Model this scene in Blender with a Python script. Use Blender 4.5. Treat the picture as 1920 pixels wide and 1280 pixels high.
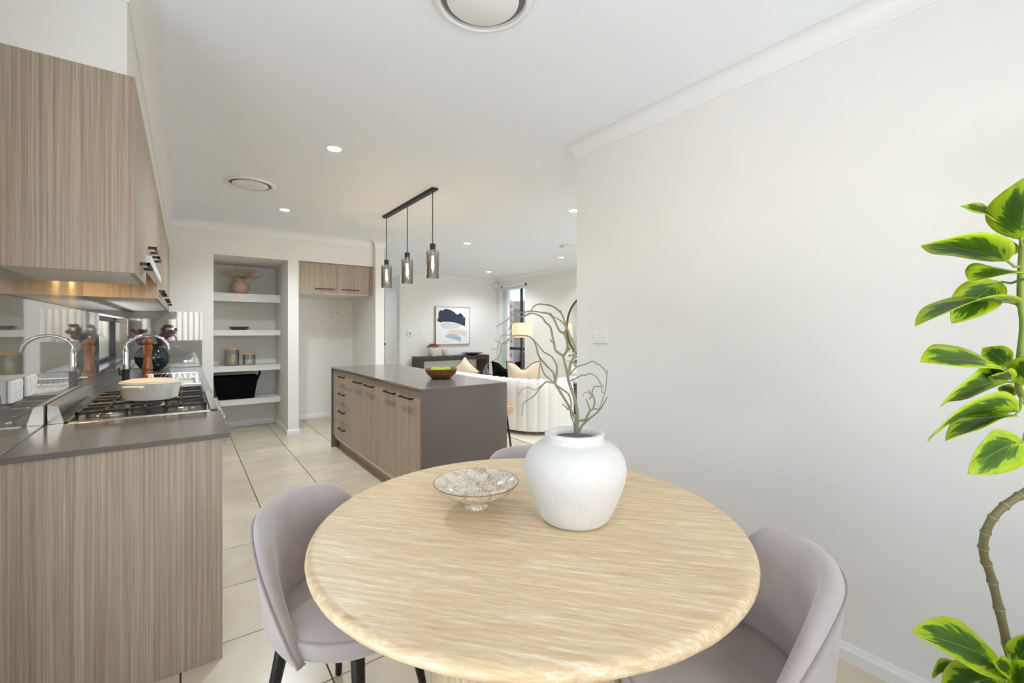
import bpy, bmesh, math, random
from math import sin, cos, pi, radians, sqrt, acos, atan2
from mathutils import Vector, Matrix, noise

for o in list(bpy.data.objects):
    bpy.data.objects.remove(o, do_unlink=True)
S = bpy.context.scene
COL = S.collection
random.seed(7)

# ------------------------------------------------------------------ camera
YAW = math.atan((960 - 348) / 835.0)
CAM_H = 1.31
cam_d = bpy.data.cameras.new('camera')
cam = bpy.data.objects.new('camera', cam_d)
COL.objects.link(cam)
cam.location = (0, 0, CAM_H)
cam.rotation_euler = (pi / 2, 0, -YAW)
cam_d.sensor_width = 36
cam_d.lens = 835 / 1920 * 36
cam_d.shift_y = -21 / 1920
cam_d.clip_start = 0.05
cam_d.clip_end = 200
S.camera = cam

# ------------------------------------------------------------------ world, lights, exposure
S.view_settings.view_transform = 'Standard'
S.view_settings.look = 'None'
S.view_settings.gamma = 1
S.view_settings.use_curve_mapping = False
S.view_settings.exposure = 1.28

w = bpy.data.worlds.new('sky')
S.world = w
w.use_nodes = True
wn = w.node_tree
sky = wn.nodes.new('ShaderNodeTexSky')
sky.sky_type = 'NISHITA'
sky.sun_disc = False
sky.sun_elevation = radians(48)
sky.sun_rotation = radians(200)
wn.links.new(sky.outputs[0], wn.nodes['Background'].inputs[0])
wn.nodes['Background'].inputs[1].default_value = 0.2


def area(name, loc, rot, sx, sy, power, col=(1, 1, 1)):
    d = bpy.data.lights.new(name, 'AREA')
    d.shape = 'RECTANGLE'
    d.size = sx
    d.size_y = sy
    d.energy = power
    d.color = col
    o = bpy.data.objects.new(name, d)
    COL.objects.link(o)
    o.location = loc
    o.rotation_euler = rot
    return o


# daylight standing in the glazed openings of the place
DAY = (0.94, 0.975, 1.0)
area('daylight_sliding_door', (-0.72, 0.55, 1.06), (0, -pi / 2, 0), 2.0, 2.3, 3, DAY)
area('daylight_rear_window', (0.75, -1.06, 1.58), (pi / 2, 0, 0), 2.2, 1.05, 23, DAY)
area('daylight_living_doors', (4.7, 0.70, 1.08), (pi / 2, 0, 0), 2.3, 2.1, 30, DAY)
sun_d = bpy.data.lights.new('sun', 'SUN')
sun_d.energy = 2.2
sun_d.angle = radians(0.6)
sun_d.color = (1.0, 0.96, 0.9)
sun = bpy.data.objects.new('sun', sun_d)
COL.objects.link(sun)
sun.rotation_euler = Vector((-0.35, 0.42, -0.9)).to_track_quat('-Z', 'Y').to_euler()
# added upward fill lamps outside the openings, brightening ceilings in place of ground bounce
area('ceiling_fill_dining', (-1.4, 0.6, -0.1), (pi, 0, 0), 1.3, 2.8, 76, DAY)
area('ceiling_fill_kitchen', (-1.5, 5.2, -0.1), (pi, 0, 0), 0.7, 3.0, 120, DAY)
area('ceiling_fill_living', (4.7, -0.5, -0.1), (pi, 0, 0), 2.6, 2.2, 200, DAY)


# ------------------------------------------------------------------ materials
def srgb(r, g, b):
    def f(u):
        u /= 255.0
        return u / 12.92 if u <= 0.04045 else ((u + 0.055) / 1.055) ** 2.4
    return (f(r), f(g), f(b), 1)


def new_mat(name):
    m = bpy.data.materials.new(name)
    m.use_nodes = True
    nt = m.node_tree
    return m, nt, nt.nodes['Principled BSDF']


def link(nt, a, b):
    nt.links.new(a, b)


def plain(name, col, rough=0.5, metal=0.0, spec=0.5, coat=0.0, emit=0.0, sheen=0.0, bump=0.0, bscale=200, var=0.0, vscale=4.0):
    m, nt, p = new_mat(name)
    p.inputs['Base Color'].default_value = col
    p.inputs['Roughness'].default_value = rough
    p.inputs['Metallic'].default_value = metal
    p.inputs['Specular IOR Level'].default_value = spec
    p.inputs['Coat Weight'].default_value = coat
    p.inputs['Coat Roughness'].default_value = 0.03
    p.inputs['Sheen Weight'].default_value = sheen
    if emit:
        p.inputs['Emission Color'].default_value = col
        p.inputs['Emission Strength'].default_value = emit
    tc = nt.nodes.new('ShaderNodeTexCoord')
    if var:
        n = nt.nodes.new('ShaderNodeTexNoise')
        n.inputs['Scale'].default_value = vscale
        n.inputs['Detail'].default_value = 4
        link(nt, tc.outputs['Object'], n.inputs['Vector'])
        mx = nt.nodes.new('ShaderNodeMix')
        mx.data_type = 'RGBA'
        mx.inputs['A'].default_value = tuple(c * (1 - var) for c in col[:3]) + (1,)
        mx.inputs['B'].default_value = tuple(min(1, c * (1 + var)) for c in col[:3]) + (1,)
        link(nt, n.outputs['Fac'], mx.inputs['Factor'])
        link(nt, mx.outputs['Result'], p.inputs['Base Color'])
    if bump:
        n = nt.nodes.new('ShaderNodeTexNoise')
        n.inputs['Scale'].default_value = bscale
        n.inputs['Detail'].default_value = 3
        link(nt, tc.outputs['Object'], n.inputs['Vector'])
        b = nt.nodes.new('ShaderNodeBump')
        b.inputs['Strength'].default_value = bump
        b.inputs['Distance'].default_value = 0.004
        link(nt, n.outputs['Fac'], b.inputs['Height'])
        link(nt, b.outputs['Normal'], p.inputs['Normal'])
    return m


def ramp(nt, stops):
    r = nt.nodes.new('ShaderNodeValToRGB')
    e = r.color_ramp.elements
    while len(e) < len(stops):
        e.new(0.5)
    for i, (pos, col) in enumerate(stops):
        e[i].position = pos
        e[i].color = col
    return r


def streaks(name, stops, scale, scale2, rough, bump=0.05, rotz=0.0, detail=6.0, mixf=0.5, coat=0.0, spec=0.4):
    """two stretched noises through a colour ramp: laminate grain, travertine, timber"""
    m, nt, p = new_mat(name)
    tc = nt.nodes.new('ShaderNodeTexCoord')
    outs = []
    for sc in (scale, scale2):
        mp = nt.nodes.new('ShaderNodeMapping')
        mp.inputs['Rotation'].default_value = (0, 0, rotz)
        mp2 = nt.nodes.new('ShaderNodeMapping')
        mp2.inputs['Scale'].default_value = sc
        n = nt.nodes.new('ShaderNodeTexNoise')
        n.inputs['Scale'].default_value = 1.0
        n.inputs['Detail'].default_value = detail
        n.inputs['Roughness'].default_value = 0.6
        link(nt, tc.outputs['Object'], mp.inputs['Vector'])
        link(nt, mp.outputs['Vector'], mp2.inputs['Vector'])
        link(nt, mp2.outputs['Vector'], n.inputs['Vector'])
        outs.append(n.outputs['Fac'])
    mx = nt.nodes.new('ShaderNodeMix')
    mx.inputs['Factor'].default_value = mixf
    link(nt, outs[0], mx.inputs[2])
    link(nt, outs[1], mx.inputs[3])
    r = ramp(nt, stops)
    link(nt, mx.outputs[0], r.inputs['Fac'])
    link(nt, r.outputs['Color'], p.inputs['Base Color'])
    p.inputs['Roughness'].default_value = rough
    p.inputs['Specular IOR Level'].default_value = spec
    p.inputs['Coat Weight'].default_value = coat
    if bump:
        b = nt.nodes.new('ShaderNodeBump')
        b.inputs['Strength'].default_value = bump
        b.inputs['Distance'].default_value = 0.002
        link(nt, mx.outputs[0], b.inputs['Height'])
        link(nt, b.outputs['Normal'], p.inputs['Normal'])
    return m


def pane(name, tint=(1, 1, 1, 1), refl=0.12, rough=0.0):
    m = bpy.data.materials.new(name)
    m.use_nodes = True
    nt = m.node_tree
    nt.nodes.clear()
    out = nt.nodes.new('ShaderNodeOutputMaterial')
    t = nt.nodes.new('ShaderNodeBsdfTransparent')
    t.inputs[0].default_value = tint
    g = nt.nodes.new('ShaderNodeBsdfGlossy')
    g.inputs['Roughness'].default_value = rough
    lw = nt.nodes.new('ShaderNodeLayerWeight')
    lw.inputs['Blend'].default_value = 0.35
    mt = nt.nodes.new('ShaderNodeMath')
    mt.operation = 'MULTIPLY_ADD'
    mt.inputs[1].default_value = 0.6
    mt.inputs[2].default_value = refl
    link(nt, lw.outputs['Fresnel'], mt.inputs[0])
    mx = nt.nodes.new('ShaderNodeMixShader')
    link(nt, mt.outputs[0], mx.inputs[0])
    link(nt, t.outputs[0], mx.inputs[1])
    link(nt, g.outputs[0], mx.inputs[2])
    link(nt, mx.outputs[0], out.inputs[0])
    return m


def stone(name, col, rough, speck=0.1, coat=0.0):
    m, nt, p = new_mat(name)
    tc = nt.nodes.new('ShaderNodeTexCoord')
    n = nt.nodes.new('ShaderNodeTexNoise')
    n.inputs['Scale'].default_value = 450
    n.inputs['Detail'].default_value = 2
    n2 = nt.nodes.new('ShaderNodeTexNoise')
    n2.inputs['Scale'].default_value = 5
    n2.inputs['Detail'].default_value = 6
    link(nt, tc.outputs['Object'], n.inputs['Vector'])
    link(nt, tc.outputs['Object'], n2.inputs['Vector'])
    mx = nt.nodes.new('ShaderNodeMix')
    mx.inputs['Factor'].default_value = 0.4
    link(nt, n.outputs['Fac'], mx.inputs[2])
    link(nt, n2.outputs['Fac'], mx.inputs[3])
    r = ramp(nt, [(0.3, tuple(c * (1 - speck) for c in col[:3]) + (1,)), (0.7, tuple(c * (1 + speck) for c in col[:3]) + (1,))])
    link(nt, mx.outputs[0], r.inputs['Fac'])
    link(nt, r.outputs['Color'], p.inputs['Base Color'])
    p.inputs['Roughness'].default_value = rough
    p.inputs['Coat Weight'].default_value = coat
    return m


MAT = {}
MAT['wall'] = plain('wall_paint', srgb(238, 236, 231), 0.6, spec=0.2, bump=0.02, bscale=300)
MAT['ceil'] = plain('ceiling_paint', srgb(243, 247, 252), 0.8, spec=0.1)
MAT['trim'] = plain('white_gloss_trim', srgb(240, 240, 240), 0.35, spec=0.4)
MAT['grout'] = plain('grout', srgb(96, 78, 58), 0.9, spec=0.1)
MAT['white_lam'] = plain('white_laminate', srgb(232, 229, 222), 0.35)
MAT['white_soffit'] = plain('white_carcass', srgb(225, 222, 214), 0.4)
MAT['black'] = plain('matt_black_metal', srgb(26, 25, 25), 0.4, spec=0.5)
MAT['black_leg'] = plain('black_lacquer', srgb(14, 14, 14), 0.35)
MAT['black_felt'] = plain('black_felt', srgb(11, 11, 12), 0.95, spec=0.1)
MAT['iron'] = plain('cast_iron', srgb(30, 28, 27), 0.45, spec=0.5)
MAT['steel'] = plain('brushed_steel', srgb(190, 186, 178), 0.22, metal=1.0)
MAT['chrome'] = plain('chrome', srgb(225, 225, 225), 0.05, metal=1.0)
MAT['splash'] = plain('grey_back_painted_glass', srgb(142, 139, 131), 0.03, spec=0.9, coat=0.6)
MAT['stone'] = stone('grey_brown_stone_top', srgb(113, 105, 98), 0.17, 0.10, coat=0.0)
MAT['porcelain'] = plain('white_enamel', srgb(232, 230, 224), 0.12)
MAT['enamel_lid'] = plain('cream_enamel', srgb(222, 205, 184), 0.2)
MAT['plastic'] = plain('white_plastic', srgb(238, 238, 236), 0.3)
MAT['plastic_grey'] = plain('grey_plastic', srgb(170, 170, 168), 0.4)
MAT['pane'] = pane('window_glass')
MAT['glass_clear'] = pane('clear_jar_glass', (0.96, 0.97, 0.96, 1), 0.06)
MAT['mirror'] = plain('mirror_glass', srgb(235, 235, 232), 0.01, metal=1.0)
MAT['alu_black'] = plain('black_window_frame', srgb(38, 38, 40), 0.4)
MAT['blind'] = plain('blind_fabric', srgb(238, 238, 236), 0.8)
MAT['dark_timber'] = streaks('dark_stained_timber', [(0.3, srgb(46, 34, 27)), (0.7, srgb(82, 63, 51))], (3, 60, 60), (8, 200, 200), 0.45)
MAT['wood'] = streaks('greige_woodgrain_laminate',
                      [(0.32, srgb(132, 115, 98)), (0.44, srgb(160, 144, 126)), (0.54, srgb(177, 162, 145)), (0.68, srgb(200, 187, 170))],
                      (150, 150, 0.9), (620, 620, 3.5), 0.42, 0.08, mixf=0.45, detail=5)
MAT['bowl_wood'] = streaks('acacia_wood', [(0.3, srgb(84, 50, 26)), (0.6, srgb(132, 86, 48)), (0.8, srgb(158, 110, 66))], (10, 10, 40), (30, 30, 120), 0.35)
MAT['mill_wood'] = streaks('varnished_mill_wood', [(0.3, srgb(92, 44, 16)), (0.6, srgb(160, 88, 36)), (0.8, srgb(196, 124, 60))], (60, 60, 8), (160, 160, 20), 0.2, coat=0.4)
MAT['travertine'] = streaks('travertine',
                            [(0.30, srgb(190, 158, 116)), (0.43, srgb(213, 184, 142)), (0.53, srgb(224, 199, 160)), (0.66, srgb(246, 230, 203))],
                            (5.5, 85, 85), (20, 260, 260), 0.38, 0.10, rotz=radians(49.6), detail=8, mixf=0.45)
MAT['velvet'] = plain('greige_velvet', srgb(180, 170, 165), 0.85, spec=0.2, sheen=0.4, var=0.22, vscale=9)
MAT['piping'] = plain('greige_piping', srgb(160, 150, 146), 0.8, spec=0.2, sheen=0.3)
MAT['linen'] = plain('cream_linen', srgb(222, 203, 176), 0.9, spec=0.1, bump=0.15, bscale=500)
MAT['dark_piping'] = plain('dark_piping', srgb(60, 46, 38), 0.8)
MAT['boucle'] = plain('white_boucle', srgb(228, 224, 216), 0.95, spec=0.1, bump=0.9, bscale=120, var=0.06, vscale=120)
MAT['rug'] = plain('cream_wool_rug', srgb(222, 212, 194), 0.95, spec=0.05, bump=0.4, bscale=150, var=0.07, vscale=9)
MAT['emit_white'] = plain('downlight_diffuser', (0.82, 0.92, 1, 1), 0.5, emit=60)
MAT['emit_warm'] = plain('filament_glow', (1, 0.70, 0.38, 1), 0.5, emit=120)
MAT['emit_lamp'] = plain('warm_lamp_bulb', (1, 0.80, 0.60, 1), 0.5, emit=14)
MAT['emit_hood'] = plain('hood_lamp', (1, 0.66, 0.30, 1), 0.5, emit=140)
MAT['tan'] = plain('tan_leather', srgb(222, 186, 150), 0.5)
MAT['ceramic_white'] = plain('white_ceramic', srgb(235, 231, 222), 0.5, bump=0.05, bscale=60)
MAT['brass'] = plain('aged_brass', srgb(122, 96, 64), 0.35, metal=0.9)


# ------------------------------------------------------------------ mesh helpers
class MB:
    def __init__(self):
        self.v = []
        self.f = []

    def add(self, vs, fs):
        o = len(self.v)
        self.v += [tuple(v) for v in vs]
        self.f += [tuple(i + o for i in f) for f in fs]
        return self

    def box(self, x0, x1, y0, y1, z0, z1):
        vs = [(x, y, z) for z in (z0, z1) for y in (y0, y1) for x in (x0, x1)]
        return self.add(vs, [(0, 2, 3, 1), (4, 5, 7, 6), (0, 1, 5, 4), (2, 6, 7, 3), (0, 4, 6, 2), (1, 3, 7, 5)])

    def obox(self, c, ux, uy, uz):
        c, ux, uy, uz = Vector(c), Vector(ux), Vector(uy), Vector(uz)
        vs = [c + ux * x + uy * y + uz * z for z in (-1, 1) for y in (-1, 1) for x in (-1, 1)]
        return self.add(vs, [(0, 2, 3, 1), (4, 5, 7, 6), (0, 1, 5, 4), (2, 6, 7, 3), (0, 4, 6, 2), (1, 3, 7, 5)])

    def prism(self, poly, axis, a0, a1):
        """poly of 2-D points in the plane normal to axis ('x': (y,z), 'y': (x,z), 'z': (x,y))"""
        def p3(p, a):
            return {'x': (a, p[0], p[1]), 'y': (p[0], a, p[1]), 'z': (p[0], p[1], a)}[axis]
        n = len(poly)
        vs = [p3(p, a0) for p in poly] + [p3(p, a1) for p in poly]
        fs = [tuple(range(n))[::-1], tuple(range(n, 2 * n))]
        fs += [(i, (i + 1) % n, n + (i + 1) % n, n + i) for i in range(n)]
        return self.add(vs, fs)

    def lathe(self, prof, seg=32, c=(0, 0), rfun=None):
        n = len(prof)
        vs, fs = [], []
        for k in range(seg):
            a = 2 * pi * k / seg
            for r, z in prof:
                rr = r * (rfun(a, z) if rfun else 1)
                vs.append((c[0] + rr * cos(a), c[1] + rr * sin(a), z))
        for k in range(seg):
            k2 = (k + 1) % seg
            for i in range(n - 1):
                fs.append((k * n + i, k2 * n + i, k2 * n + i + 1, k * n + i + 1))
        o = len(self.v)
        self.add(vs, fs)
        if prof[0][0] > 1e-5:
            self.f.append(tuple(o + k * n for k in range(seg))[::-1])
        if prof[-1][0] > 1e-5:
            self.f.append(tuple(o + k * n + n - 1 for k in range(seg)))
        return self

    def tube(self, pts, rad, seg=8, caps=True):
        pts = [Vector(p) for p in pts]
        n = len(pts)
        if not hasattr(rad, '__len__'):
            rad = [rad] * n
        up = Vector((0, 0, 1))
        t0 = (pts[1] - pts[0]).normalized()
        if abs(t0.dot(up)) > 0.95:
            up = Vector((1, 0, 0))
        nx = t0.cross(up).normalized()
        vs, fs = [], []
        for i in range(n):
            t = (pts[min(i + 1, n - 1)] - pts[max(i - 1, 0)])
            if t.length < 1e-9:
                t = t0
            t.normalize()
            nx = (nx - t * nx.dot(t))
            nx.normalize()
            by = t.cross(nx)
            for k in range(seg):
                a = 2 * pi * k / seg
                vs.append(pts[i] + (nx * cos(a) + by * sin(a)) * rad[i])
        for i in range(n - 1):
            for k in range(seg):
                k2 = (k + 1) % seg
                fs.append((i * seg + k, i * seg + k2, (i + 1) * seg + k2, (i + 1) * seg + k))
        if caps:
            fs.append(tuple(range(seg))[::-1])
            fs.append(tuple((n - 1) * seg + k for k in range(seg)))
        return self.add(vs, fs)

    def cyl(self, c, r, z0, z1, seg=20, r1=None):
        r1 = r if r1 is None else r1
        return self.lathe([(r, z0), (r1, z1)], seg, c)

    def grid(self, fn, nu, nv, cu=False, cv=False):
        vs = [fn(i / (nu if cu else nu - 1), j / (nv if cv else nv - 1)) for i in range(nu) for j in range(nv)]
        fs = []
        for i in range(nu if cu else nu - 1):
            for j in range(nv if cv else nv - 1):
                i2, j2 = (i + 1) % nu, (j + 1) % nv
                fs.append((i * nv + j, i2 * nv + j, i2 * nv + j2, i * nv + j2))
        return self.add(vs, fs)

    def ball(self, c, r, seg=12, rings=8, sc=(1, 1, 1)):
        def fn(u, v):
            a, b = 2 * pi * u, pi * v
            return (c[0] + r * sc[0] * sin(b) * cos(a), c[1] + r * sc[1] * sin(b) * sin(a), c[2] - r * sc[2] * cos(b))
        return self.grid(fn, seg, rings, cu=True)

    def sweep(self, path, prof, closed=False):
        """profile (offset to the left of the path, z) swept with mitred corners along a plan path"""
        n = len(path)
        m = len(prof)
        vs = []
        for i in range(n):
            p = Vector(path[i])
            d1 = (Vector(path[i]) - Vector(path[i - 1])).normalized() if (i > 0 or closed) else None
            d2 = (Vector(path[(i + 1) % n]) - Vector(path[i])).normalized() if (i < n - 1 or closed) else None
            if d1 is None:
                d1 = d2
            if d2 is None:
                d2 = d1
            n1 = Vector((-d1.y, d1.x))
            n2 = Vector((-d2.y, d2.x))
            b = (n1 + n2).normalized()
            k = 1 / max(0.2, b.dot(n1))
            for o, z in prof:
                q = p + b * (o * k)
                vs.append((q.x, q.y, z))
        fs = []
        for i in range(n if closed else n - 1):
            i2 = (i + 1) % n
            for j in range(m):
                j2 = (j + 1) % m
                fs.append((i * m + j, i2 * m + j, i2 * m + j2, i * m + j2))
        if not closed:
            fs.append(tuple(range(m)))
            fs.append(tuple((n - 1) * m + j for j in range(m))[::-1])
        return self.add(vs, fs)


def root_offset(parent):
    v = Vector((0, 0, 0))
    while parent is not None:
        v += parent.location
        parent = parent.parent
    return v


def make_mesh(name, mb, mat, smooth=False, bevel=0.0, off=(0, 0, 0), segs=1):
    me = bpy.data.meshes.new(name)
    o = Vector(off)
    me.from_pydata([(v[0] - o.x, v[1] - o.y, v[2] - o.z) for v in mb.v], [], mb.f)
    bm = bmesh.new()
    bm.from_mesh(me)
    bmesh.ops.recalc_face_normals(bm, faces=bm.faces)
    if bevel:
        es = [e for e in bm.edges if len(e.link_faces) == 2 and e.calc_face_angle(0) > radians(35)]
        bmesh.ops.bevel(bm, geom=es, offset=bevel, segments=segs, profile=0.5, affect='EDGES', clamp_overlap=True)
    bm.to_mesh(me)
    bm.free()
    me.materials.append(MAT[mat] if isinstance(mat, str) else mat)
    if smooth:
        me.shade_smooth()
        me.set_sharp_from_angle(angle=radians(smooth if smooth is not True else 40))
    return me


def obj(name, mb, mat, parent=None, smooth=False, bevel=0.0, world=True, label=None, cat=None, group=None, kind=None, segs=1, loc=None):
    """link a shape as one mesh object; world=True means mb holds world coordinates"""
    base = root_offset(parent) if world else Vector((0, 0, 0))
    org = Vector((0, 0, 0))
    if parent is None and world and mb.v:
        xs = [v[0] for v in mb.v]
        ys = [v[1] for v in mb.v]
        zs = [v[2] for v in mb.v]
        org = Vector(((min(xs) + max(xs)) / 2, (min(ys) + max(ys)) / 2, min(zs)))
    me = make_mesh(name, mb, mat, smooth, bevel, base + org, segs)
    o = bpy.data.objects.new(name, me)
    COL.objects.link(o)
    o.location = org if loc is None else loc
    if parent is not None:
        o.parent = parent
    tag(o, label, cat, group, kind)
    return o


def tag(o, label=None, cat=None, group=None, kind=None):
    if label:
        o['label'] = label
    if cat:
        o['category'] = cat
    if group:
        o['group'] = group
    if kind:
        o['kind'] = kind
    return o


def thing(name, label, cat, loc=(0, 0, 0), rotz=0.0, group=None):
    o = bpy.data.objects.new(name, None)
    o.empty_display_size = 0.1
    COL.objects.link(o)
    o.location = loc
    o.rotation_euler = (0, 0, rotz)
    return tag(o, label, cat, group)


def struct(name, mb, mat, label, cat, parent=None, smooth=False, bevel=0.0):
    return obj(name, mb, mat, parent, smooth, bevel, label=label, cat=cat if parent is None else None, kind='structure')


def copy_tree(o, parent=None, loc=None, rotz=None, label=None):
    c = o.copy()
    COL.objects.link(c)
    c.parent = parent
    if loc is not None:
        c.location = loc
    if rotz is not None:
        c.rotation_euler = (0, 0, rotz)
    if label:
        c['label'] = label
    for ch in list(o.children):
        copy_tree(ch, c)
    return c


FW = Vector((sin(YAW), cos(YAW), 0))
RT = Vector((cos(YAW), -sin(YAW), 0))


def at(px, py, depth):
    """world point seen at a photo pixel (1920 x 1280 frame) at a true distance along the view axis"""
    return Vector((0, 0, CAM_H)) + (FW + RT * ((px - 960) / 835.0) + Vector((0, 0, 1)) * ((619 - py) / 835.0)) * depth

# ================================================================== THE SETTING
CZ = 2.55          # ceiling
XL = -0.498        # left wall face
XR = 2.12          # right wall face
YB = 6.15          # kitchen back wall face
YR = -0.9          # wall behind the camera
XE = 6.05          # living room window wall
YF = 8.9           # living room far wall

# floor slab with the tiles as its pieces
tile_m, nt, p = new_mat('cream_floor_tile')
tc = nt.nodes.new('ShaderNodeTexCoord')
oi = nt.nodes.new('ShaderNodeObjectInfo')
ad = nt.nodes.new('ShaderNodeVectorMath')
ad.operation = 'ADD'
link(nt, tc.outputs['Object'], ad.inputs[0])
link(nt, oi.outputs['Location'], ad.inputs[1])
n1 = nt.nodes.new('ShaderNodeTexNoise')
n1.inputs['Scale'].default_value = 2.2
n1.inputs['Detail'].default_value = 6
n1.inputs['Distortion'].default_value = 1.2
link(nt, ad.outputs[0], n1.inputs['Vector'])
rp = ramp(nt, [(0.32, srgb(206, 192, 168)), (0.55, srgb(214, 202, 180)), (0.72, srgb(222, 211, 192))])
link(nt, n1.outputs['Fac'], rp.inputs['Fac'])
hv = nt.nodes.new('ShaderNodeHueSaturation')
mr = nt.nodes.new('ShaderNodeMapRange')
mr.inputs['To Min'].default_value = 0.95
mr.inputs['To Max'].default_value = 1.04
link(nt, oi.outputs['Random'], mr.inputs['Value'])
link(nt, mr.outputs[0], hv.inputs['Value'])
link(nt, rp.outputs['Color'], hv.inputs['Color'])
link(nt, hv.outputs['Color'], p.inputs['Base Color'])
p.inputs['Roughness'].default_value = 0.24
p.inputs['Specular IOR Level'].default_value = 0.45

fl = struct('floor', MB().box(-0.7, 6.3, -1.1, 11.6, -0.12, -0.006), 'grout', 'cream square tiled floor running through kitchen and living room', 'floor')
PX, PY, G = 0.4625, 0.4705, 0.0028
xs = [0.447 + PX * k for k in range(-3, 14)]
ys = [2.222 + PY * k for k in range(-7, 16)]
tmesh = make_mesh('tile', MB().box(G, PX - G, G, PY - G, -0.006, 0.0), tile_m, bevel=0.0012)
cnt = 0
rest = MB()
for i, x in enumerate(xs[:-1]):
    for j, y in enumerate(ys[:-1]):
        if x + PX < XL or x > XE or y + PY < YR or y > 9.2:
            continue
        if (x + PX < 2.12 and y > 7.1) or (x > XR and y < 0.8):
            continue
        if cnt < 296:
            t = bpy.data.objects.new('tile', tmesh)
            COL.objects.link(t)
            t.parent = fl
            t.location = Vector((x, y, 0)) - fl.location
            cnt += 1
        else:
            rest.box(x + G, x + PX - G, y + G, y + PY - G, -0.006, 0)
rest.box(2.24, 3.62, 9.28, 11.5, -0.006, 0)
tag(obj('tile_field', rest, tile_m, fl), kind='stuff')

struct('ceiling', MB().box(-0.75, 6.3, -1.1, 11.6, CZ, CZ + 0.12), 'ceil', 'flat white plaster ceiling', 'ceiling')

# walls
wl = MB()
wl.box(XL - 0.13, XL, YR - 0.1, -0.55, 0, CZ).box(XL - 0.13, XL, -0.55, 1.75, 2.12, CZ)
wl.box(XL - 0.13, XL, 1.75, 4.24, 0, CZ).box(XL - 0.13, XL, 4.24, 6.09, 0, 1.02)
wl.box(XL - 0.13, XL, 4.24, 6.09, 1.432, CZ).box(XL - 0.13, XL, 6.09, 7.25, 0, CZ)
struct('wall_left', wl, 'wall', 'off-white kitchen wall behind the hob and sink', 'wall')
wb = MB()
wb.box(XL, 0.258, YB, 7.25, 0, CZ).box(0.258, 1.033, YB, 7.25, 2.187, CZ)
wb.box(1.033, 1.156, YB, 7.25, 0, CZ).box(1.156, 2.117, YB, 7.25, 2.195, CZ)
wb.box(2.117, 2.237, 6.08, 7.25, 0, CZ).box(0.258, 1.033, 7.12, 7.25, 0, 2.187).box(1.156, 2.117, 7.13, 7.25, 0, 2.195)
struct('wall_back', wb, 'wall', 'off-white back wall with open pantry niche and fridge recess', 'wall')
struct('wall_right', MB().box(XR, XR + 0.09, YR, 2.155, 0, CZ), 'wall', 'plain off-white dining wall at the right behind the plant', 'wall')
wr = MB()
wr.box(XL - 0.13, -0.35, YR - 0.1, YR, 0, CZ).box(1.85, XR + 0.09, YR - 0.1, YR, 0, CZ)
wr.box(-0.35, 1.85, YR - 0.1, YR, 0, 1.03).box(-0.35, 1.85, YR - 0.1, YR, 2.15, CZ)
struct('wall_rear', wr, 'wall', 'off-white dining wall with a wide window behind the camera', 'wall')
struct('wall_far', MB().box(3.62, XE + 0.13, YF, YF + 0.1, 0, CZ), 'wall', 'off-white living room wall carrying the abstract painting', 'wall')
wh = MB()
wh.box(3.62, 3.72, YF + 0.1, 9.12, 0, CZ).box(3.62, 3.72, 9.12, 9.92, 2.06, CZ).box(3.62, 3.72, 9.92, 11.5, 0, CZ)
struct('wall_hall_right', wh, 'wall', 'off-white hallway wall with the flush door', 'wall')
struct('wall_hall_left', MB().box(2.137, 2.237, 7.25, 11.5, 0, CZ), 'wall', 'off-white hallway wall behind the fridge recess', 'wall')
struct('wall_hall_end', MB().box(2.137, 3.72, 11.5, 11.6, 0, CZ), 'wall', 'off-white wall closing the hallway', 'wall')
we = MB()
we.box(XE, XE + 0.13, 0.8, 7.76, 0, CZ).box(XE, XE + 0.13, 8.62, YF, 0, CZ)
we.box(XE, XE + 0.13, 7.76, 8.62, 0, 0.28).box(XE, XE + 0.13, 7.76, 8.62, 2.3, CZ)
struct('wall_living_right', we, 'wall', 'off-white living room wall with the tall window and round mirror', 'wall')
ws = MB()
ws.box(XR + 0.09, 3.5, 0.8, 0.9, 0, CZ).box(5.85, XE, 0.8, 0.9, 0, CZ).box(3.5, 5.85, 0.8, 0.9, 2.14, CZ)
struct('wall_living_rear', ws, 'wall', 'off-white living room wall around the glazed sliding doors', 'wall')
struct('wall_bulkhead', MB().box(XL, -0.166, 2.06, YB, 2.205, CZ), 'wall', 'boxed plaster bulkhead above the overhead cupboards', 'bulkhead')

# cornices
cove = [(0, CZ), (0, CZ - 0.09)] + [(0.08 - 0.074 * cos(radians(t)), CZ - 0.09 + 0.084 * sin(radians(t))) for t in range(0, 91, 15)] + [(0.08, CZ)]


def trim(n, path, label):
    struct('trim_%d' % n, MB().sweep(path, cove), 'trim', label, 'cornice', smooth=30)


trim(1, [(2.237, 11.5), (2.237, 6.08), (2.117, 6.08), (2.117, YB), (-0.166, YB), (-0.166, 2.06), (XL, 2.06), (XL, YR), (XR, YR), (XR, 2.155), (XR + 0.09, 2.155), (XR + 0.09, 0.9), (XE, 0.9), (XE, YF), (3.62, YF), (3.62, 11.5)],
     'white coved cornice running round the ceiling')
# skirtings
skp = [(0, 0), (0.014, 0), (0.014, 0.045), (0.008, 0.058), (0.006, 0.068), (0, 0.068)]


def skirt(n, path, label):
    struct('baseboard_' + n, MB().sweep(path, skp), 'trim', label, 'skirting')


skirt('right', [(XR, YR), (XR, 2.155), (XR + 0.09, 2.155), (XR + 0.09, 0.9)], 'white skirting board along the dining wall')
skirt('niche', [(2.237, 8.5), (2.237, 6.08), (2.117, 6.08), (2.117, 7.13), (1.156, 7.13), (1.156, YB), (1.033, YB), (1.033, 7.12), (0.258, 7.12), (0.258, YB)], 'white skirting board in pantry niche and fridge recess')
skirt('far', [(XE, 0.95), (XE, YF), (3.62, YF), (3.62, 9.08)], 'white skirting board round the living room')

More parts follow.
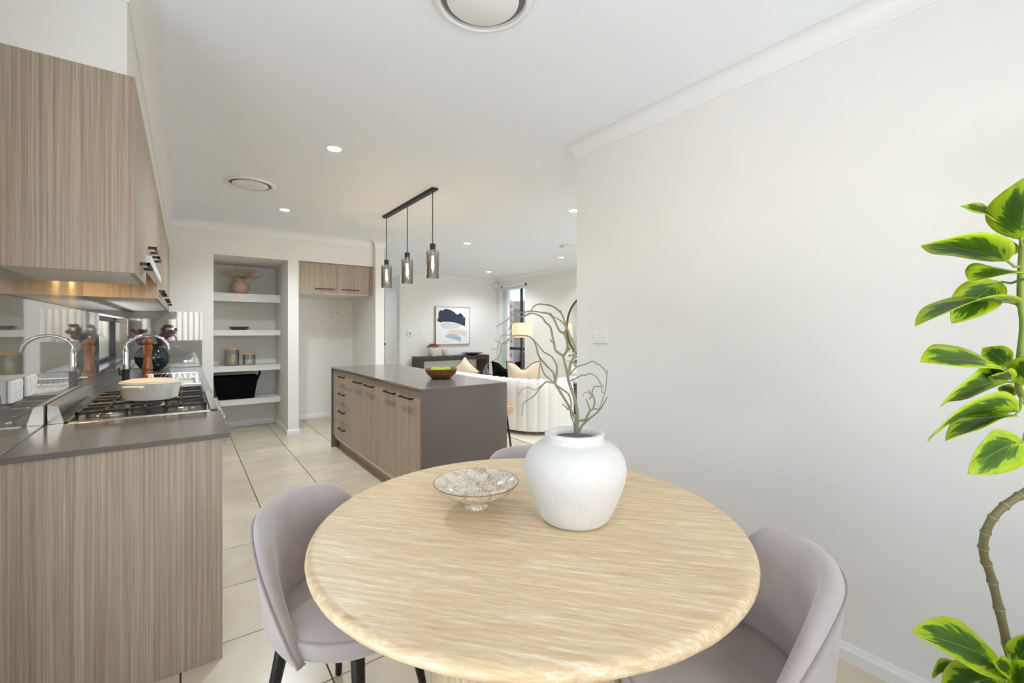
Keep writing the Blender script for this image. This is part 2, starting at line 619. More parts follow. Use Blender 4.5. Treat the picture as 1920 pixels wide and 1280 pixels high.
# ---- kitchen strip window (window_1)
wz0, wz1, wy0, wy1 = 1.02, 1.432, 4.24, 6.09
w1 = tag(thing('window_1', 'long low black-framed strip window above the sink', 'window', (XL - 0.1, 5.16, wz0)), kind='structure')
fr = MB()
fx0, fx1 = XL - 0.13, XL - 0.085
fr.box(fx0, fx1, wy0, wy1, wz0, wz0 + 0.035).box(fx0, fx1, wy0, wy1, wz1 - 0.035, wz1)
fr.box(fx0, fx1, wy0, wy0 + 0.035, wz0, wz1).box(fx0, fx1, wy1 - 0.035, wy1, wz0, wz1)
obj('window_frame', fr, 'alu_black', w1)
obj('window_pane', MB().box(fx0 + 0.02, fx0 + 0.026, wy0 + 0.03, wy1 - 0.03, wz0 + 0.03, wz1 - 0.03), 'pane', w1)
obj('window_sill', MB().box(fx1, XL + 0.014, wy0, wy1, wz0 - 0.012, wz0 + 0.008), 'stone', w1)
obj('reveal_panel', MB().box(fx1, XL + 0.008, wy1 - 0.006, wy1, wz0 + 0.008, wz1), 'splash', w1)

# ---- living room window (window_2)
lw = tag(thing('window_2', 'tall black-framed living room window beside the floor lamp', 'window', (XE + 0.1, 8.19, 0.28)), kind='structure')
fr = MB()
a0, a1, y0, y1, z0, z1 = XE + 0.075, XE + 0.12, 7.76, 8.62, 0.28, 2.3
fr.box(a0, a1, y0, y1, z0, z0 + 0.04).box(a0, a1, y0, y1, z1 - 0.04, z1).box(a0, a1, y0, y0 + 0.04, z0, z1).box(a0, a1, y1 - 0.04, y1, z0, z1)
fr.box(a0, a1, 8.0, 8.04, z0, z1).box(a0, a1, y0, y1, 0.86, 0.92)
obj('window_frame', fr, 'alu_black', lw)
for (pa, pb, qa, qb) in ((7.8, 8.0, 0.92, 2.26), (8.04, 8.58, 0.92, 2.26), (7.8, 8.58, 0.32, 0.86)):
    obj('window_pane', MB().box(a0 + 0.02, a0 + 0.026, pa, pb, qa, qb), 'pane', lw)
ar = MB().box(XE - 0.012, XE + 0.0, 7.71, 7.76, 0.23, 2.35).box(XE - 0.012, XE, 8.62, 8.67, 0.23, 2.35).box(XE - 0.012, XE, 7.71, 8.67, 2.3, 2.35).box(XE - 0.012, XE, 7.71, 8.67, 0.23, 0.28)
obj('window_trim', ar, 'trim', lw)
bl = thing('vertical_blind', 'white vertical blind drawn to the side of the living room window', 'blind', (XE + 0.03, 8.52, 0.3))
obj('headrail', MB().box(XE + 0.01, XE + 0.05, 7.77, 8.61, 2.25, 2.29), 'trim', bl)
for k in range(7):
    yy = 8.585 - 0.026 * k
    obj('slat', MB().obox((XE + 0.025, yy, 1.27), (0.045, 0.008, 0), (-0.0004, 0.0012, 0), (0, 0, 0.97)), 'blind', bl)

# ---- rear window with blinds (window_3)
rw = tag(thing('window_3', 'wide window with vertical blinds behind the camera', 'window', (0.75, YR - 0.05, 1.03)), kind='structure')
fr = MB()
b0, b1 = YR - 0.1, YR - 0.06
fr.box(-0.35, 1.85, b0, b1, 1.03, 1.07).box(-0.35, 1.85, b0, b1, 2.11, 2.15).box(-0.35, -0.31, b0, b1, 1.03, 2.15).box(1.81, 1.85, b0, b1, 1.03, 2.15).box(0.73, 0.77, b0, b1, 1.03, 2.15)
obj('window_frame', fr, 'alu_black', rw)
obj('window_pane', MB().box(-0.31, 1.81, b0 + 0.015, b0 + 0.02, 1.07, 2.11), 'pane', rw)
for k in range(20):
    xx = -0.28 + 0.11 * k
    obj('blind_slat', MB().obox((xx, YR - 0.03, 1.585), (0.012, 0.044, 0), (0.001, -0.0003, 0), (0, 0, 0.525)), 'blind', rw)

# ---- glazed sliding doors (door_2 beside the camera, door_3 in the living room)
d2 = tag(thing('door_2', 'black-framed glass sliding door beside the camera', 'door', (XL - 0.08, 0.6, 0)), kind='structure')
fr = MB()
for (ya, yb) in ((-0.55, -0.5), (0.57, 0.63), (1.7, 1.75)):
    fr.box(XL - 0.12, XL - 0.06, ya, yb, 0, 2.12)
fr.box(XL - 0.12, XL - 0.06, -0.55, 1.75, 0, 0.05).box(XL - 0.12, XL - 0.06, -0.55, 1.75, 2.07, 2.12)
obj('door_frame', fr, 'alu_black', d2)
for (ya, yb) in ((-0.5, 0.57), (0.63, 1.7)):
    obj('door_pane', MB().box(XL - 0.092, XL - 0.086, ya, yb, 0.05, 2.07), 'pane', d2)
d3 = tag(thing('door_3', 'black-framed glass sliding doors at the near end of living room', 'door', (4.67, 0.85, 0)), kind='structure')
fr = MB()
for (xa, xb) in ((3.5, 3.55), (4.64, 4.7), (5.8, 5.85)):
    fr.box(xa, xb, 0.81, 0.87, 0, 2.14)
fr.box(3.5, 5.85, 0.81, 0.87, 0, 0.05).box(3.5, 5.85, 0.81, 0.87, 2.09, 2.14)
obj('door_frame', fr, 'alu_black', d3)
for (xa, xb) in ((3.55, 4.64), (4.7, 5.8)):
    obj('door_pane', MB().box(xa, xb, 0.838, 0.844, 0.05, 2.09), 'pane', d3)

# ---- hallway door (door_1)
d1 = tag(thing('door_1', 'off-white flush hallway door with black lever handle', 'door', (3.67, 9.52, 0)), kind='structure')
obj('door_leaf', MB().box(3.64, 3.68, 9.16, 9.88, 0.01, 2.03), 'white_lam', d1, bevel=0.002)
ar = MB().box(3.605, 3.62, 9.05, 9.12, 0, 2.13).box(3.605, 3.62, 9.92, 9.99, 0, 2.13).box(3.605, 3.62, 9.12, 9.92, 2.06, 2.13)
ar.box(3.62, 3.72, 9.12, 9.16, 0, 2.06).box(3.62, 3.72, 9.88, 9.92, 0, 2.06).box(3.62, 3.72, 9.12, 9.92, 2.03, 2.06)
obj('architrave', ar, 'trim', d1)
hd = MB().tube([(3.64, 9.82, 1.0), (3.63, 9.82, 1.0)], 0.026, 16).tube([(3.64, 9.82, 1.0), (3.585, 9.82, 1.0), (3.58, 9.81, 1.0), (3.58, 9.70, 1.0)], 0.009, 8)
obj('door_handle', hd, 'black', d1, smooth=True)

# ---- outdoors
sf = plain('paving_outside', srgb(178, 170, 158), 0.9)
struct('ground', MB().box(-8, 14, -9, 16, -0.25, -0.13), sf, 'pale paved ground outside the house', 'ground')
fn = thing('paling_fence', 'grey steel fence seen through the living room window', 'fence', (8.2, 9.4, -0.13))
fm = plain('grey_steel_fence', srgb(120, 124, 134), 0.6)
for k in range(9):
    obj('fence_panel', MB().box(8.2, 8.22, 7.6 + 0.5 * k, 8.06 + 0.5 * k, -0.1, 0.95), fm, fn)
obj('rail', MB().box(8.19, 8.23, 7.55, 12.1, 0.95, 1.01), fm, fn)
nh = thing('neighbour_house', 'grey-walled neighbouring house with cream eaves outside the window', 'house', (10.5, 11, -0.13))
obj('wall', MB().box(9.6, 9.8, 8.6, 15.5, -0.13, 2.05), plain('grey_render', srgb(112, 112, 120), 0.8), nh)
obj('fascia', MB().box(9.1, 9.75, 8.4, 15.6, 2.05, 2.3), plain('cream_fascia', srgb(206, 184, 160), 0.7), nh)
obj('window', MB().box(9.56, 9.6, 10.3, 11.3, 0.7, 1.8), 'pane', nh)
bp = thing('brick_pier', 'red brick pier outside the living room window', 'brickwork', (6.45, 9.0, -0.13))
bk = plain('red_brick', srgb(150, 96, 76), 0.85, var=0.12, vscale=6)
obj('mortar_core', MB().box(6.31, 6.56, 8.91, 9.18, -0.13, 2.05), plain('mortar', srgb(196, 186, 174), 0.9), bp)
bme = make_mesh('brick', MB().box(0, 0.115, 0, 0.225, 0, 0.076), bk, bevel=0.003)
for k in range(25):
    for q in range(2):
        b = bpy.data.objects.new('brick', bme)
        COL.objects.link(b)
        b.parent = bp
        b.location = Vector((6.303 + 0.125 * q, 8.9 + (0.04 if (k + q) % 2 else 0), -0.12 + 0.0865 * k)) - bp.location
kf = thing('screen_fence', 'brown slatted fence outside the kitchen strip window', 'fence', (-1.9, 6.0, -0.13))
fs_ = plain('brown_fence_slat', srgb(120, 98, 92), 0.8)
fw_ = plain('white_fence_batten', srgb(225, 222, 216), 0.7)
for k in range(8):
    obj('slat', MB().box(-1.92, -1.9, 2.5, 16, 0.3 + 0.2 * k, 0.45 + 0.2 * k), fs_, kf)
    obj('batten', MB().box(-1.93, -1.88, 2.5, 16, 0.46 + 0.2 * k, 0.49 + 0.2 * k), fw_, kf)

# ================================================================== KITCHEN, HOB SIDE
# glass splashback panels
sp = thing('glass_splashback', 'glossy grey glass splashback behind the hob and sink', 'splashback', (XL, 4.1, 0.9))
obj('glass_panel', MB().box(XL, -0.49, 2.06, 2.62, 0.905, 1.515).box(XL, -0.49, 2.62, 3.63, 0.905, 1.62).box(XL, -0.49, 3.63, 4.237, 0.905, 1.515), 'splash', sp)
obj('glass_panel', MB().box(XL, -0.49, 4.24, YB, 0.905, 1.012), 'splash', sp)
obj('glass_panel', MB().box(XL, -0.49, 4.24, YB, 1.434, 1.515).box(XL, -0.49, 6.09, YB, 1.012, 1.434), 'splash', sp)
obj('glass_panel', MB().box(-0.49, 0.151, 6.143, YB, 0.905, 1.515), 'splash', sp)


def bar_handle(mb, p0, p1, out, t=0.006, proj=0.03):
    """square bar handle between two feet p0 and p1 standing off along out"""
    p0, p1, out = Vector(p0), Vector(p1), Vector(out)
    d = (p1 - p0).normalized()
    u = d.cross(out).normalized()
    for q in (p0, p1):
        mb.obox(q + out * proj / 2, d * t, u * t, out * proj / 2)
    mb.obox((p0 + p1) / 2 + out * (proj - t / 2), d * ((p1 - p0).length / 2 + t), u * t, out * (t * 0.8))
    return mb


def bx(x0, x1, y0, y1, z0, z1):
    return MB().box(x0, x1, y0, y1, z0, z1)


# base units: near end unit and the run beyond the cooker
def base_unit(y0, y1, label, end=False, doors=1):
    t = thing('base_cabinet', label, 'cabinet', (-0.18, (y0 + y1) / 2, 0))
    obj('carcass', bx(-0.49, 0.098, y0 + (0.02 if end else 0), y1, 0.1, 0.879), 'white_soffit', t)
    obj('kickboard', bx(-0.4, 0.05, y0 + (0.02 if end else 0), y1, 0, 0.1), 'wood', t)
    if end:
        obj('end_panel', bx(-0.49, 0.119, y0, y0 + 0.018, 0, 0.879), 'wood', t, bevel=0.001)
    w_ = (y1 - y0 - (0.02 if end else 0)) / doors
    ya = y0 + (0.02 if end else 0)
    for k in range(doors):
        dr = obj('door', bx(0.1, 0.118, ya + w_ * k + 0.0015, ya + w_ * (k + 1) - 0.0015, 0.14, 0.872), 'wood', t, bevel=0.001)
        yh = ya + w_ * k + (w_ - 0.22 if k % 2 == 0 else 0.06)
        obj('handle', bar_handle(MB(), (0.118, yh, 0.82), (0.118, yh + 0.16, 0.82), (1, 0, 0)), 'black', dr)


base_unit(2.122, 2.742, 'woodgrain base cabinet with full end panel facing the dining table', True, 1)
base_unit(3.632, 4.47, 'woodgrain base cabinet under the worktop directly beyond the cooker', False, 2)
base_unit(4.472, 5.31, 'woodgrain base cabinet under the sink', False, 2)
base_unit(5.312, 6.148, 'woodgrain base cabinet in the far corner by the back wall', False, 2)

wt = thing('worktop', 'short grey stone worktop in front of the gas hob', 'worktop', (-0.17, 2.42, 0.88))
obj('slab', bx(-0.49, 0.145, 2.11, 2.744, 0.88, 0.9), 'stone', wt, bevel=0.0012)
SX0, SX1, SY0, SY1 = -0.285, 0.075, 4.24, 4.74
wt2 = thing('worktop', 'long grey stone worktop around the sink below the window', 'worktop', (-0.17, 4.9, 0.88))
m = MB().box(-0.49, 0.145, 3.63, SY0, 0.88, 0.9).box(-0.49, 0.145, SY1, YB, 0.88, 0.9).box(-0.49, SX0, SY0, SY1, 0.88, 0.9).box(SX1, 0.145, SY0, SY1, 0.88, 0.9)
obj('slab', m, 'stone', wt2)

# freestanding cooker
ck = thing('gas_cooker', 'wide stainless steel freestanding gas cooker set into the worktop', 'cooker', (-0.17, 3.187, 0))
CY0, CY1 = 2.747, 3.627
obj('body', bx(-0.485, 0.10, CY0, CY1, 0.1, 0.89), 'steel', ck)
obj('plinth', bx(-0.45, 0.06, CY0 + 0.01, CY1 - 0.01, 0, 0.1), 'black', ck)
tr = MB().box(-0.43, 0.135, CY0, CY1, 0.888, 0.897)
tr.box(-0.43, 0.135, CY0, CY0 + 0.012, 0.897, 0.906).box(-0.43, 0.135, CY1 - 0.012, CY1, 0.897, 0.906).box(0.1, 0.135, CY0, CY1, 0.897, 0.906).box(-0.43, -0.415, CY0, CY1, 0.897, 0.906)
obj('hob_tray', tr, 'steel', ck, bevel=0.003)
obj('rear_upstand', MB().prism([(-0.486, 0.89), (-0.428, 0.89), (-0.452, 0.978), (-0.486, 0.988)], 'y', CY0 + 0.004, CY1 - 0.004), 'steel', ck, bevel=0.002)
fc = obj('control_panel', MB().prism([(0.1, 0.78), (0.135, 0.79), (0.125, 0.89), (0.1, 0.89)], 'y', CY0, CY1), 'steel', ck, bevel=0.002)
for k in range(7):
    yk = CY0 + 0.08 + k * 0.12
    obj('knob', MB().tube([(0.125, yk, 0.845), (0.14, yk, 0.845), (0.142, yk, 0.845), (0.168, yk, 0.845)], [0.025, 0.025, 0.019, 0.017], 16).box(0.155, 0.172, yk - 0.004, yk + 0.004, 0.826, 0.864), 'steel', fc, smooth=35)
od = obj('oven_door', bx(0.1, 0.122, CY0 + 0.004, CY1 - 0.004, 0.2, 0.775), 'steel', ck, bevel=0.002)
obj('oven_glass', bx(0.121, 0.124, CY0 + 0.08, CY1 - 0.08, 0.3, 0.66), plain('black_oven_glass', srgb(14, 14, 15), 0.05), od)
hm = MB().tube([(0.165, CY0 + 0.02, 0.74), (0.165, CY1 - 0.02, 0.74)], 0.011, 12)
hm.box(0.12, 0.165, CY0 + 0.03, CY0 + 0.05, 0.73, 0.75).box(0.12, 0.165, CY1 - 0.05, CY1 - 0.03, 0.73, 0.75)
obj('oven_handle', hm, 'chrome', od, smooth=35)
obj('drawer', bx(0.1, 0.118, CY0 + 0.004, CY1 - 0.004, 0.11, 0.195), 'steel', ck, bevel=0.002)
BUR = [(-0.30, 2.93, 0.045), (-0.02, 2.93, 0.05), (-0.16, 3.187, 0.07), (-0.30, 3.44, 0.05), (-0.02, 3.44, 0.042)]
for (xb_, yb_, rb) in BUR:
    b = obj('burner', MB().lathe([(rb * 1.25, 0.897), (rb * 1.2, 0.903), (rb, 0.906), (rb * 0.98, 0.917), (0.0, 0.918)], 24, (xb_, yb_)), 'steel', ck, smooth=35)
    obj('burner_cap', MB().lathe([(0.0, 0.917), (rb * 0.9, 0.917), (rb * 0.9, 0.923), (rb * 0.8, 0.926), (0, 0.926)], 24, (xb_, yb_)), 'iron', b, smooth=35)
for g in range(3):
    ya, yb = CY0 + 0.018 + g * 0.2835, CY0 + 0.018 + g * 0.2835 + 0.277
    gm = MB()
    xa, xb = -0.40, 0.088
    t_ = 0.0055
    zt = 0.942
    gm.box(xa, xb, ya, ya + 0.012, zt - 0.014, zt).box(xa, xb, yb - 0.012, yb, zt - 0.014, zt)
    gm.box(xa, xa + 0.012, ya, yb, zt - 0.014, zt).box(xb - 0.012, xb, ya, yb, zt - 0.014, zt)
    ym = (ya + yb) / 2
    for xf in (-0.30, -0.16, -0.02):
        gm.box(xf - t_, xf + t_, ya, ya + 0.09, zt - 0.012, zt + 0.003)
        gm.box(xf - t_, xf + t_, yb - 0.09, yb, zt - 0.012, zt + 0.003)
    for xf in (xa, -0.23, -0.09, xb - 0.012):
        gm.box(xf, xf + 0.012, ya, ya + 0.012, 0.897, zt)
        gm.box(xf, xf + 0.012, yb - 0.012, yb, 0.897, zt)
    gm.box(xa, xa + 0.12, ym - t_, ym + t_, zt - 0.012, zt + 0.003).box(xb - 0.12, xb, ym - t_, ym + t_, zt - 0.012, zt + 0.003)
    gm.box(-0.22, -0.10, ym - t_, ym + t_, zt - 0.012, zt + 0.003)
    obj('pan_support', gm, 'iron', ck, bevel=0.002)

# casserole on the hob
cz = 0.946
cs = thing('casserole_dish', 'white oval lidded casserole dish standing on the hob', 'pot', (-0.15, 3.06, cz), rotz=radians(-36))


def oval(mb, prof, sx, sy, seg=40):
    t = MB().lathe(prof, seg)
    return mb.add([(v[0] * sx, v[1] * sy, v[2]) for v in t.v], t.f)


obj('pot', oval(MB(), [(0.0, 0), (0.118, 0), (0.13, 0.01), (0.142, 0.085), (0.146, 0.088), (0.143, 0.092), (0.134, 0.088), (0.122, 0.012), (0, 0.012)], 1.0, 0.74), 'porcelain', cs, smooth=40, world=False)
ld = obj('lid', oval(MB(), [(0.0, 0.089), (0.139, 0.089), (0.139, 0.095), (0.09, 0.106), (0.02, 0.11), (0, 0.11)], 1.0, 0.74), 'enamel_lid', cs, smooth=40, world=False)
obj('lid_knob', MB().box(-0.012, 0.012, -0.01, 0.01, 0.108, 0.13), 'porcelain', ld, bevel=0.004, world=False)
hm = MB()
for sgn in (-1, 1):
    hm.tube([(-0.045, sgn * 0.1, 0.07), (-0.04, sgn * 0.122, 0.073), (0, sgn * 0.13, 0.074), (0.04, sgn * 0.122, 0.073), (0.045, sgn * 0.1, 0.07)], 0.007, 8)
obj('handle', hm, 'porcelain', cs, smooth=True, world=False)

# sink, tap, mill, vase
sk = thing('sink', 'stainless steel inset sink with ridged drainer beneath the window', 'sink', (-0.14, 4.75, 0.9))
rim = MB().box(SX0 - 0.02, SX1 + 0.02, SY0 - 0.02, SY0 + 0.012, 0.899, 0.904).box(SX0 - 0.02, SX0 + 0.012, SY0, SY1, 0.899, 0.904).box(SX1 - 0.012, SX1 + 0.02, SY0, SY1, 0.899, 0.904)
rim.box(SX0 - 0.02, SX1 + 0.02, SY1 - 0.012, SY1 + 0.03, 0.899, 0.904)
obj('rim', rim, 'chrome', sk, bevel=0.001)
bo = MB().box(SX0 + 0.005, SX0 + 0.008, SY0 + 0.005, SY1 - 0.005, 0.72, 0.9).box(SX1 - 0.008, SX1 - 0.005, SY0 + 0.005, SY1 - 0.005, 0.72, 0.9)
bo.box(SX0 + 0.005, SX1 - 0.005, SY0 + 0.005, SY0 + 0.008, 0.72, 0.9).box(SX0 + 0.005, SX1 - 0.005, SY1 - 0.008, SY1 - 0.005, 0.72, 0.9).box(SX0 + 0.005, SX1 - 0.005, SY0 + 0.005, SY1 - 0.005, 0.717, 0.72)
obj('bowl', bo, 'steel', sk)
dm = MB().box(SX0 - 0.02, SX1 + 0.02, SY1 + 0.03, 5.34, 0.899, 0.9025)
dm.box(SX0 - 0.02, SX1 + 0.02, 5.325, 5.345, 0.9, 0.906).box(SX0 - 0.02, SX0 - 0.005, SY1 + 0.03, 5.345, 0.9, 0.906).box(SX1 + 0.005, SX1 + 0.02, SY1 + 0.03, 5.345, 0.9, 0.906)
obj('drainer', dm, 'chrome', sk, bevel=0.001)
for k in range(12):
    xk = SX0 + 0.01 + 0.03 * k
    obj('drainer_ridge', MB().box(xk, xk + 0.01, SY1 + 0.06, 5.29, 0.902, 0.9065), 'chrome', sk)

tx_, ty_ = -0.352, 4.29
tp = thing('kitchen_tap', 'chrome gooseneck kitchen tap with a black base', 'tap', (tx_, ty_, 0.9))
obj('base', MB().lathe([(0.026, 0.9), (0.026, 0.906), (0.0225, 0.908), (0.0225, 1.026), (0.0, 1.027)], 20, (tx_, ty_)), 'black', tp, smooth=40)
pts = [(tx_, ty_, 1.02), (tx_, ty_, 1.16)]
for k in range(0, 17):
    a = pi - pi * k / 16
    pts.append((tx_ + 0.122 + 0.122 * cos(a), ty_, 1.178 + 0.095 * sin(a)))
pts += [(tx_ + 0.248, ty_, 1.165)]
obj('spout', MB().tube(pts, [0.0165] * 2 + [0.0125] * 16 + [0.011, 0.011], 14), 'chrome', tp, smooth=50)
obj('lever', MB().tube([(tx_, ty_, 0.98), (tx_ - 0.03, ty_, 0.99), (tx_ - 0.04, ty_, 1.04)], [0.011, 0.009, 0.006], 10), 'black', tp, smooth=50)

pm = thing('pepper_mill', 'turned brown wooden pepper mill beside the sink', 'pepper mill', (-0.29, 5.42, 0.9))
obj('mill_body', MB().lathe([(0.0, 0.9), (0.042, 0.9), (0.042, 0.925), (0.038, 0.932), (0.042, 0.94), (0.042, 0.962), (0.036, 1.0), (0.03, 1.06), (0.036, 1.13), (0.04, 1.165), (0.03, 1.175), (0, 1.176)], 24, (-0.29, 5.42)), 'mill_wood', pm, smooth=35)
obj('mill_head', MB().lathe([(0, 1.176), (0.03, 1.177), (0.042, 1.195), (0.042, 1.215), (0.03, 1.232), (0.012, 1.236), (0, 1.236)], 24, (-0.29, 5.42)), 'mill_wood', pm, smooth=35)
obj('knob', MB().ball((-0.29, 5.42, 1.246), 0.012), 'chrome', pm, smooth=True)

dv = thing('glazed_vase', 'round dark teal glazed vase on the far worktop', 'vase', (-0.27, 5.78, 0.9))
obj('vase_body', MB().lathe([(0, 0.9), (0.06, 0.9), (0.1, 0.93), (0.137, 0.99), (0.145, 1.04), (0.13, 1.1), (0.09, 1.145), (0.07, 1.16), (0.075, 1.168), (0.06, 1.16), (0.06, 1.05), (0, 1.04)], 32, (-0.27, 5.78)),
    plain('dark_teal_glaze', srgb(10, 34, 34), 0.06, coat=0.5, var=0.6, vscale=22), dv, smooth=50)
lv = thing('burgundy_foliage', 'spray of dark burgundy round leaves in the glazed vase', 'foliage', (-0.27, 5.78, 1.05))
bur = plain('burgundy_leaf', srgb(70, 36, 46), 0.5, var=0.35, vscale=20)
stm = plain('brown_twig', srgb(92, 62, 44), 0.7)
rnd = random.Random(3)
for s_ in range(8):
    a = rnd.uniform(0, 2 * pi)
    e = Vector((-0.27 + 0.17 * cos(a) + (0.03 if s_ else 0.16), 5.78 + 0.15 * sin(a), 1.27 + rnd.uniform(-0.05, 0.1)))
    b0 = Vector((-0.27, 5.78, 1.06))
    mid = (b0 + e) / 2 + Vector((0, 0, 0.06))
    pp = [b0 * (1 - t) ** 2 + mid * 2 * t * (1 - t) + e * t * t for t in [k / 6 for k in range(7)]]
    obj('stem', MB().tube(pp, [0.004, 0.0035, 0.003, 0.003, 0.0025, 0.002, 0.0015], 6), stm, lv, smooth=True)
    for k in range(9):
        t = 0.35 + 0.65 * k / 8
        c = b0 * (1 - t) ** 2 + mid * 2 * t * (1 - t) + e * t * t + Vector((rnd.uniform(-.03, .03), rnd.uniform(-.03, .03), rnd.uniform(-.025, .025)))
        n = Vector((rnd.uniform(-1, 1), -1, rnd.uniform(-.3, 1))).normalized()
        u = n.orthogonal().normalized()
        v = n.cross(u)
        r_ = rnd.uniform(0.018, 0.03)
        lm = MB()
        ring = [c + (u * cos(q * pi / 4) + v * sin(q * pi / 4) * 0.8) * r_ for q in range(8)]
        lm.add(ring + [c + n * r_ * 0.25, c - n * 0.001], [(i, (i + 1) % 8, 8) for i in range(8)] + [((i + 1) % 8, i, 9) for i in range(8)])
        obj('leaf', lm, bur, lv, smooth=True)

# power points on the splashback
for (ya, lab) in ((2.236, 'white double power point on the splashback, nearest the camera'), (2.429, 'white double power point on the splashback, next to the hob')):
    gp = thing('power_point', lab, 'power outlet', (-0.49, ya + 0.059, 1.06), group='splashback power points')
    obj('plate', bx(-0.49, -0.476, ya, ya + 0.118, 1.06, 1.136), 'plastic', gp, bevel=0.003)
    for q in (0.022, 0.096):
        obj('rocker', bx(-0.476, -0.4725, ya + q - 0.008, ya + q + 0.008, 1.112, 1.128), 'plastic', gp, bevel=0.001)
    for q in (0.034, 0.084):
        sl = MB()
        for (dy, dz, sz) in ((-0.007, 0.007, 0.004), (0.007, 0.007, 0.004), (0, -0.01, 0.005)):
            sl.box(-0.476, -0.4755, ya + q + dy - 0.001, ya + q + dy + 0.001, 1.087 + dz - sz, 1.087 + dz + sz)
        obj('socket_slots', sl, 'plastic_grey', gp)


# overhead cupboards
def upper_unit(y0, y1, z0, z1, label, splits, handles, zh, near_panel=False):
    t = thing('overhead_cabinet', label, 'cabinet', (-0.32, (y0 + y1) / 2, z0))
    obj('carcass', bx(XL + 0.001, -0.164, y0 + (0.018 if near_panel else 0), y1, z0 + 0.004, z1), 'white_soffit', t)
    if near_panel:
        obj('end_panel', bx(XL + 0.001, -0.145, y0, y0 + 0.018, z0, z1), 'wood', t, bevel=0.001)
    ya = y0 + (0.018 if near_panel else 0)
    ed = [ya] + list(splits) + [y1]
    for k in range(len(ed) - 1):
        dr = obj('door', bx(-0.163, -0.145, ed[k] + (0.0015 if k or not near_panel else 0.0005), ed[k + 1] - 0.0015, z0, z1 - 0.002), 'wood', t, bevel=0.001)
        ha, hb = handles[k]
        obj('handle', bar_handle(MB(), (-0.145, ha, zh), (-0.145, hb, zh), (1, 0, 0)), 'black', dr)


upper_unit(2.06, 2.622, 1.512, 2.205, 'overhead cupboard with broad woodgrain end panel nearest the camera', [], [(2.28, 2.47)], 1.572, True)
upper_unit(2.624, 3.628, 1.655, 2.205, 'shorter overhead cupboard above the rangehood', [3.04], [(2.77, 2.95), (3.11, 3.30)], 1.708)
upper_unit(3.63, 4.64, 1.512, 2.205, 'overhead cupboard just beyond the rangehood with woodgrain end', [4.13], [(3.84, 4.04), (4.18, 4.36)], 1.575, True)
upper_unit(4.642, 5.65, 1.512, 2.205, 'overhead cupboard above the sink', [5.15], [(4.86, 5.05), (5.2, 5.38)], 1.575)
upper_unit(5.652, 6.14, 1.512, 2.205, 'single-door overhead cupboard in the far corner', [], [(5.76, 5.94)], 1.575)

rh = thing('rangehood', 'slide-out rangehood with white front strip under the short cupboard', 'rangehood', (-0.32, 3.126, 1.6))
obj('hood_body', bx(XL + 0.01, -0.165, 2.64, 3.61, 1.63, 1.655), 'steel', rh)
obj('visor', bx(-0.162, -0.127, 2.626, 3.626, 1.61, 1.652), 'plastic', rh, bevel=0.002)
fl_ = MB()
for k in range(24):
    fl_.box(-0.44, -0.2, 2.7 + k * 0.036, 2.715 + k * 0.036, 1.622, 1.63)
obj('filter_grille', fl_, 'steel', rh)
for yk in (2.95, 3.3):
    obj('lamp', MB().lathe([(0, 1.626), (0.028, 1.626), (0.028, 1.63), (0, 1.63)], 16, (-0.455, yk)), 'emit_hood', rh)
# ================================================================== PANTRY NICHE AND FRIDGE RECESS
NX0, NX1, NY0, NY1 = 0.262, 1.03, 6.69, 7.118
SH = [(1.784, 'top'), (1.312, 'second'), (0.852, 'third'), (0.42, 'lowest')]
for (zt, wd) in SH:
    t = thing('pantry_shelf', {'top': 'topmost white pantry shelf, holding the dried flowers', 'second': 'white pantry shelf holding the stacked plates',
                               'third': 'white pantry shelf holding the two glass jars', 'lowest': 'lowest white pantry shelf, holding the black basket'}[wd], 'shelf', (0.65, 6.9, zt - 0.07))
    obj('shelf_board', bx(NX0, NX1, NY0, NY1, zt - 0.018, zt), 'white_lam', t, bevel=0.001)
    obj('fascia', bx(NX0, NX1, NY0 + 0.004, NY0 + 0.022, zt - 0.105 if wd == 'top' else zt - 0.07, zt - 0.018), 'white_lam', t)

mot = plain('mottled_terracotta', srgb(206, 178, 156), 0.8, var=0.22, vscale=28, bump=0.3, bscale=60)
nv = thing('mottled_vase', 'round mottled pink clay vase on the top pantry shelf', 'vase', (0.583, 6.88, 1.784))
obj('vase_body', MB().lathe([(0, 1.784), (0.055, 1.784), (0.09, 1.82), (0.106, 1.87), (0.098, 1.92), (0.065, 1.955), (0.05, 1.965), (0.055, 1.985), (0.042, 1.985), (0.04, 1.95), (0, 1.93)], 32, (0.583, 6.88)), mot, nv, smooth=50)
gy = thing('dried_flowers', 'bunch of dried cream gypsophila in the mottled vase', 'flowers', (0.583, 6.88, 1.94))
rnd = random.Random(11)
dstem = plain('dry_stem', srgb(122, 104, 74), 0.8)
dfl = plain('dry_blossom', srgb(214, 200, 168), 0.8)
blos = MB()
for s_ in range(26):
    a = rnd.uniform(0, 2 * pi)
    rr = rnd.uniform(0.05, 0.2)
    e = Vector((0.583 + rr * cos(a) * 1.05, 6.88 + rr * sin(a) * 0.7, 2.04 + rnd.uniform(-0.01, 0.095) - rr * 0.2))
    b0 = Vector((0.583 + 0.02 * cos(a), 6.88 + 0.02 * sin(a), 1.95))
    md = (b0 + e) / 2 + Vector((0, 0, 0.03))
    obj('stem', MB().tube([b0, md, e], [0.0022, 0.0016, 0.001], 4), dstem, gy)
    for k in range(18):
        q = e + Vector((rnd.gauss(0, .028), rnd.gauss(0, .022), rnd.gauss(0, .022)))
        blos.tube([md * 0.5 + e * 0.5, q], [0.0008, 0.0006], 3)
        blos.ball(q, rnd.uniform(0.004, 0.0075), 5, 4)
tag(obj('blossoms', blos, dfl, gy), kind='stuff')

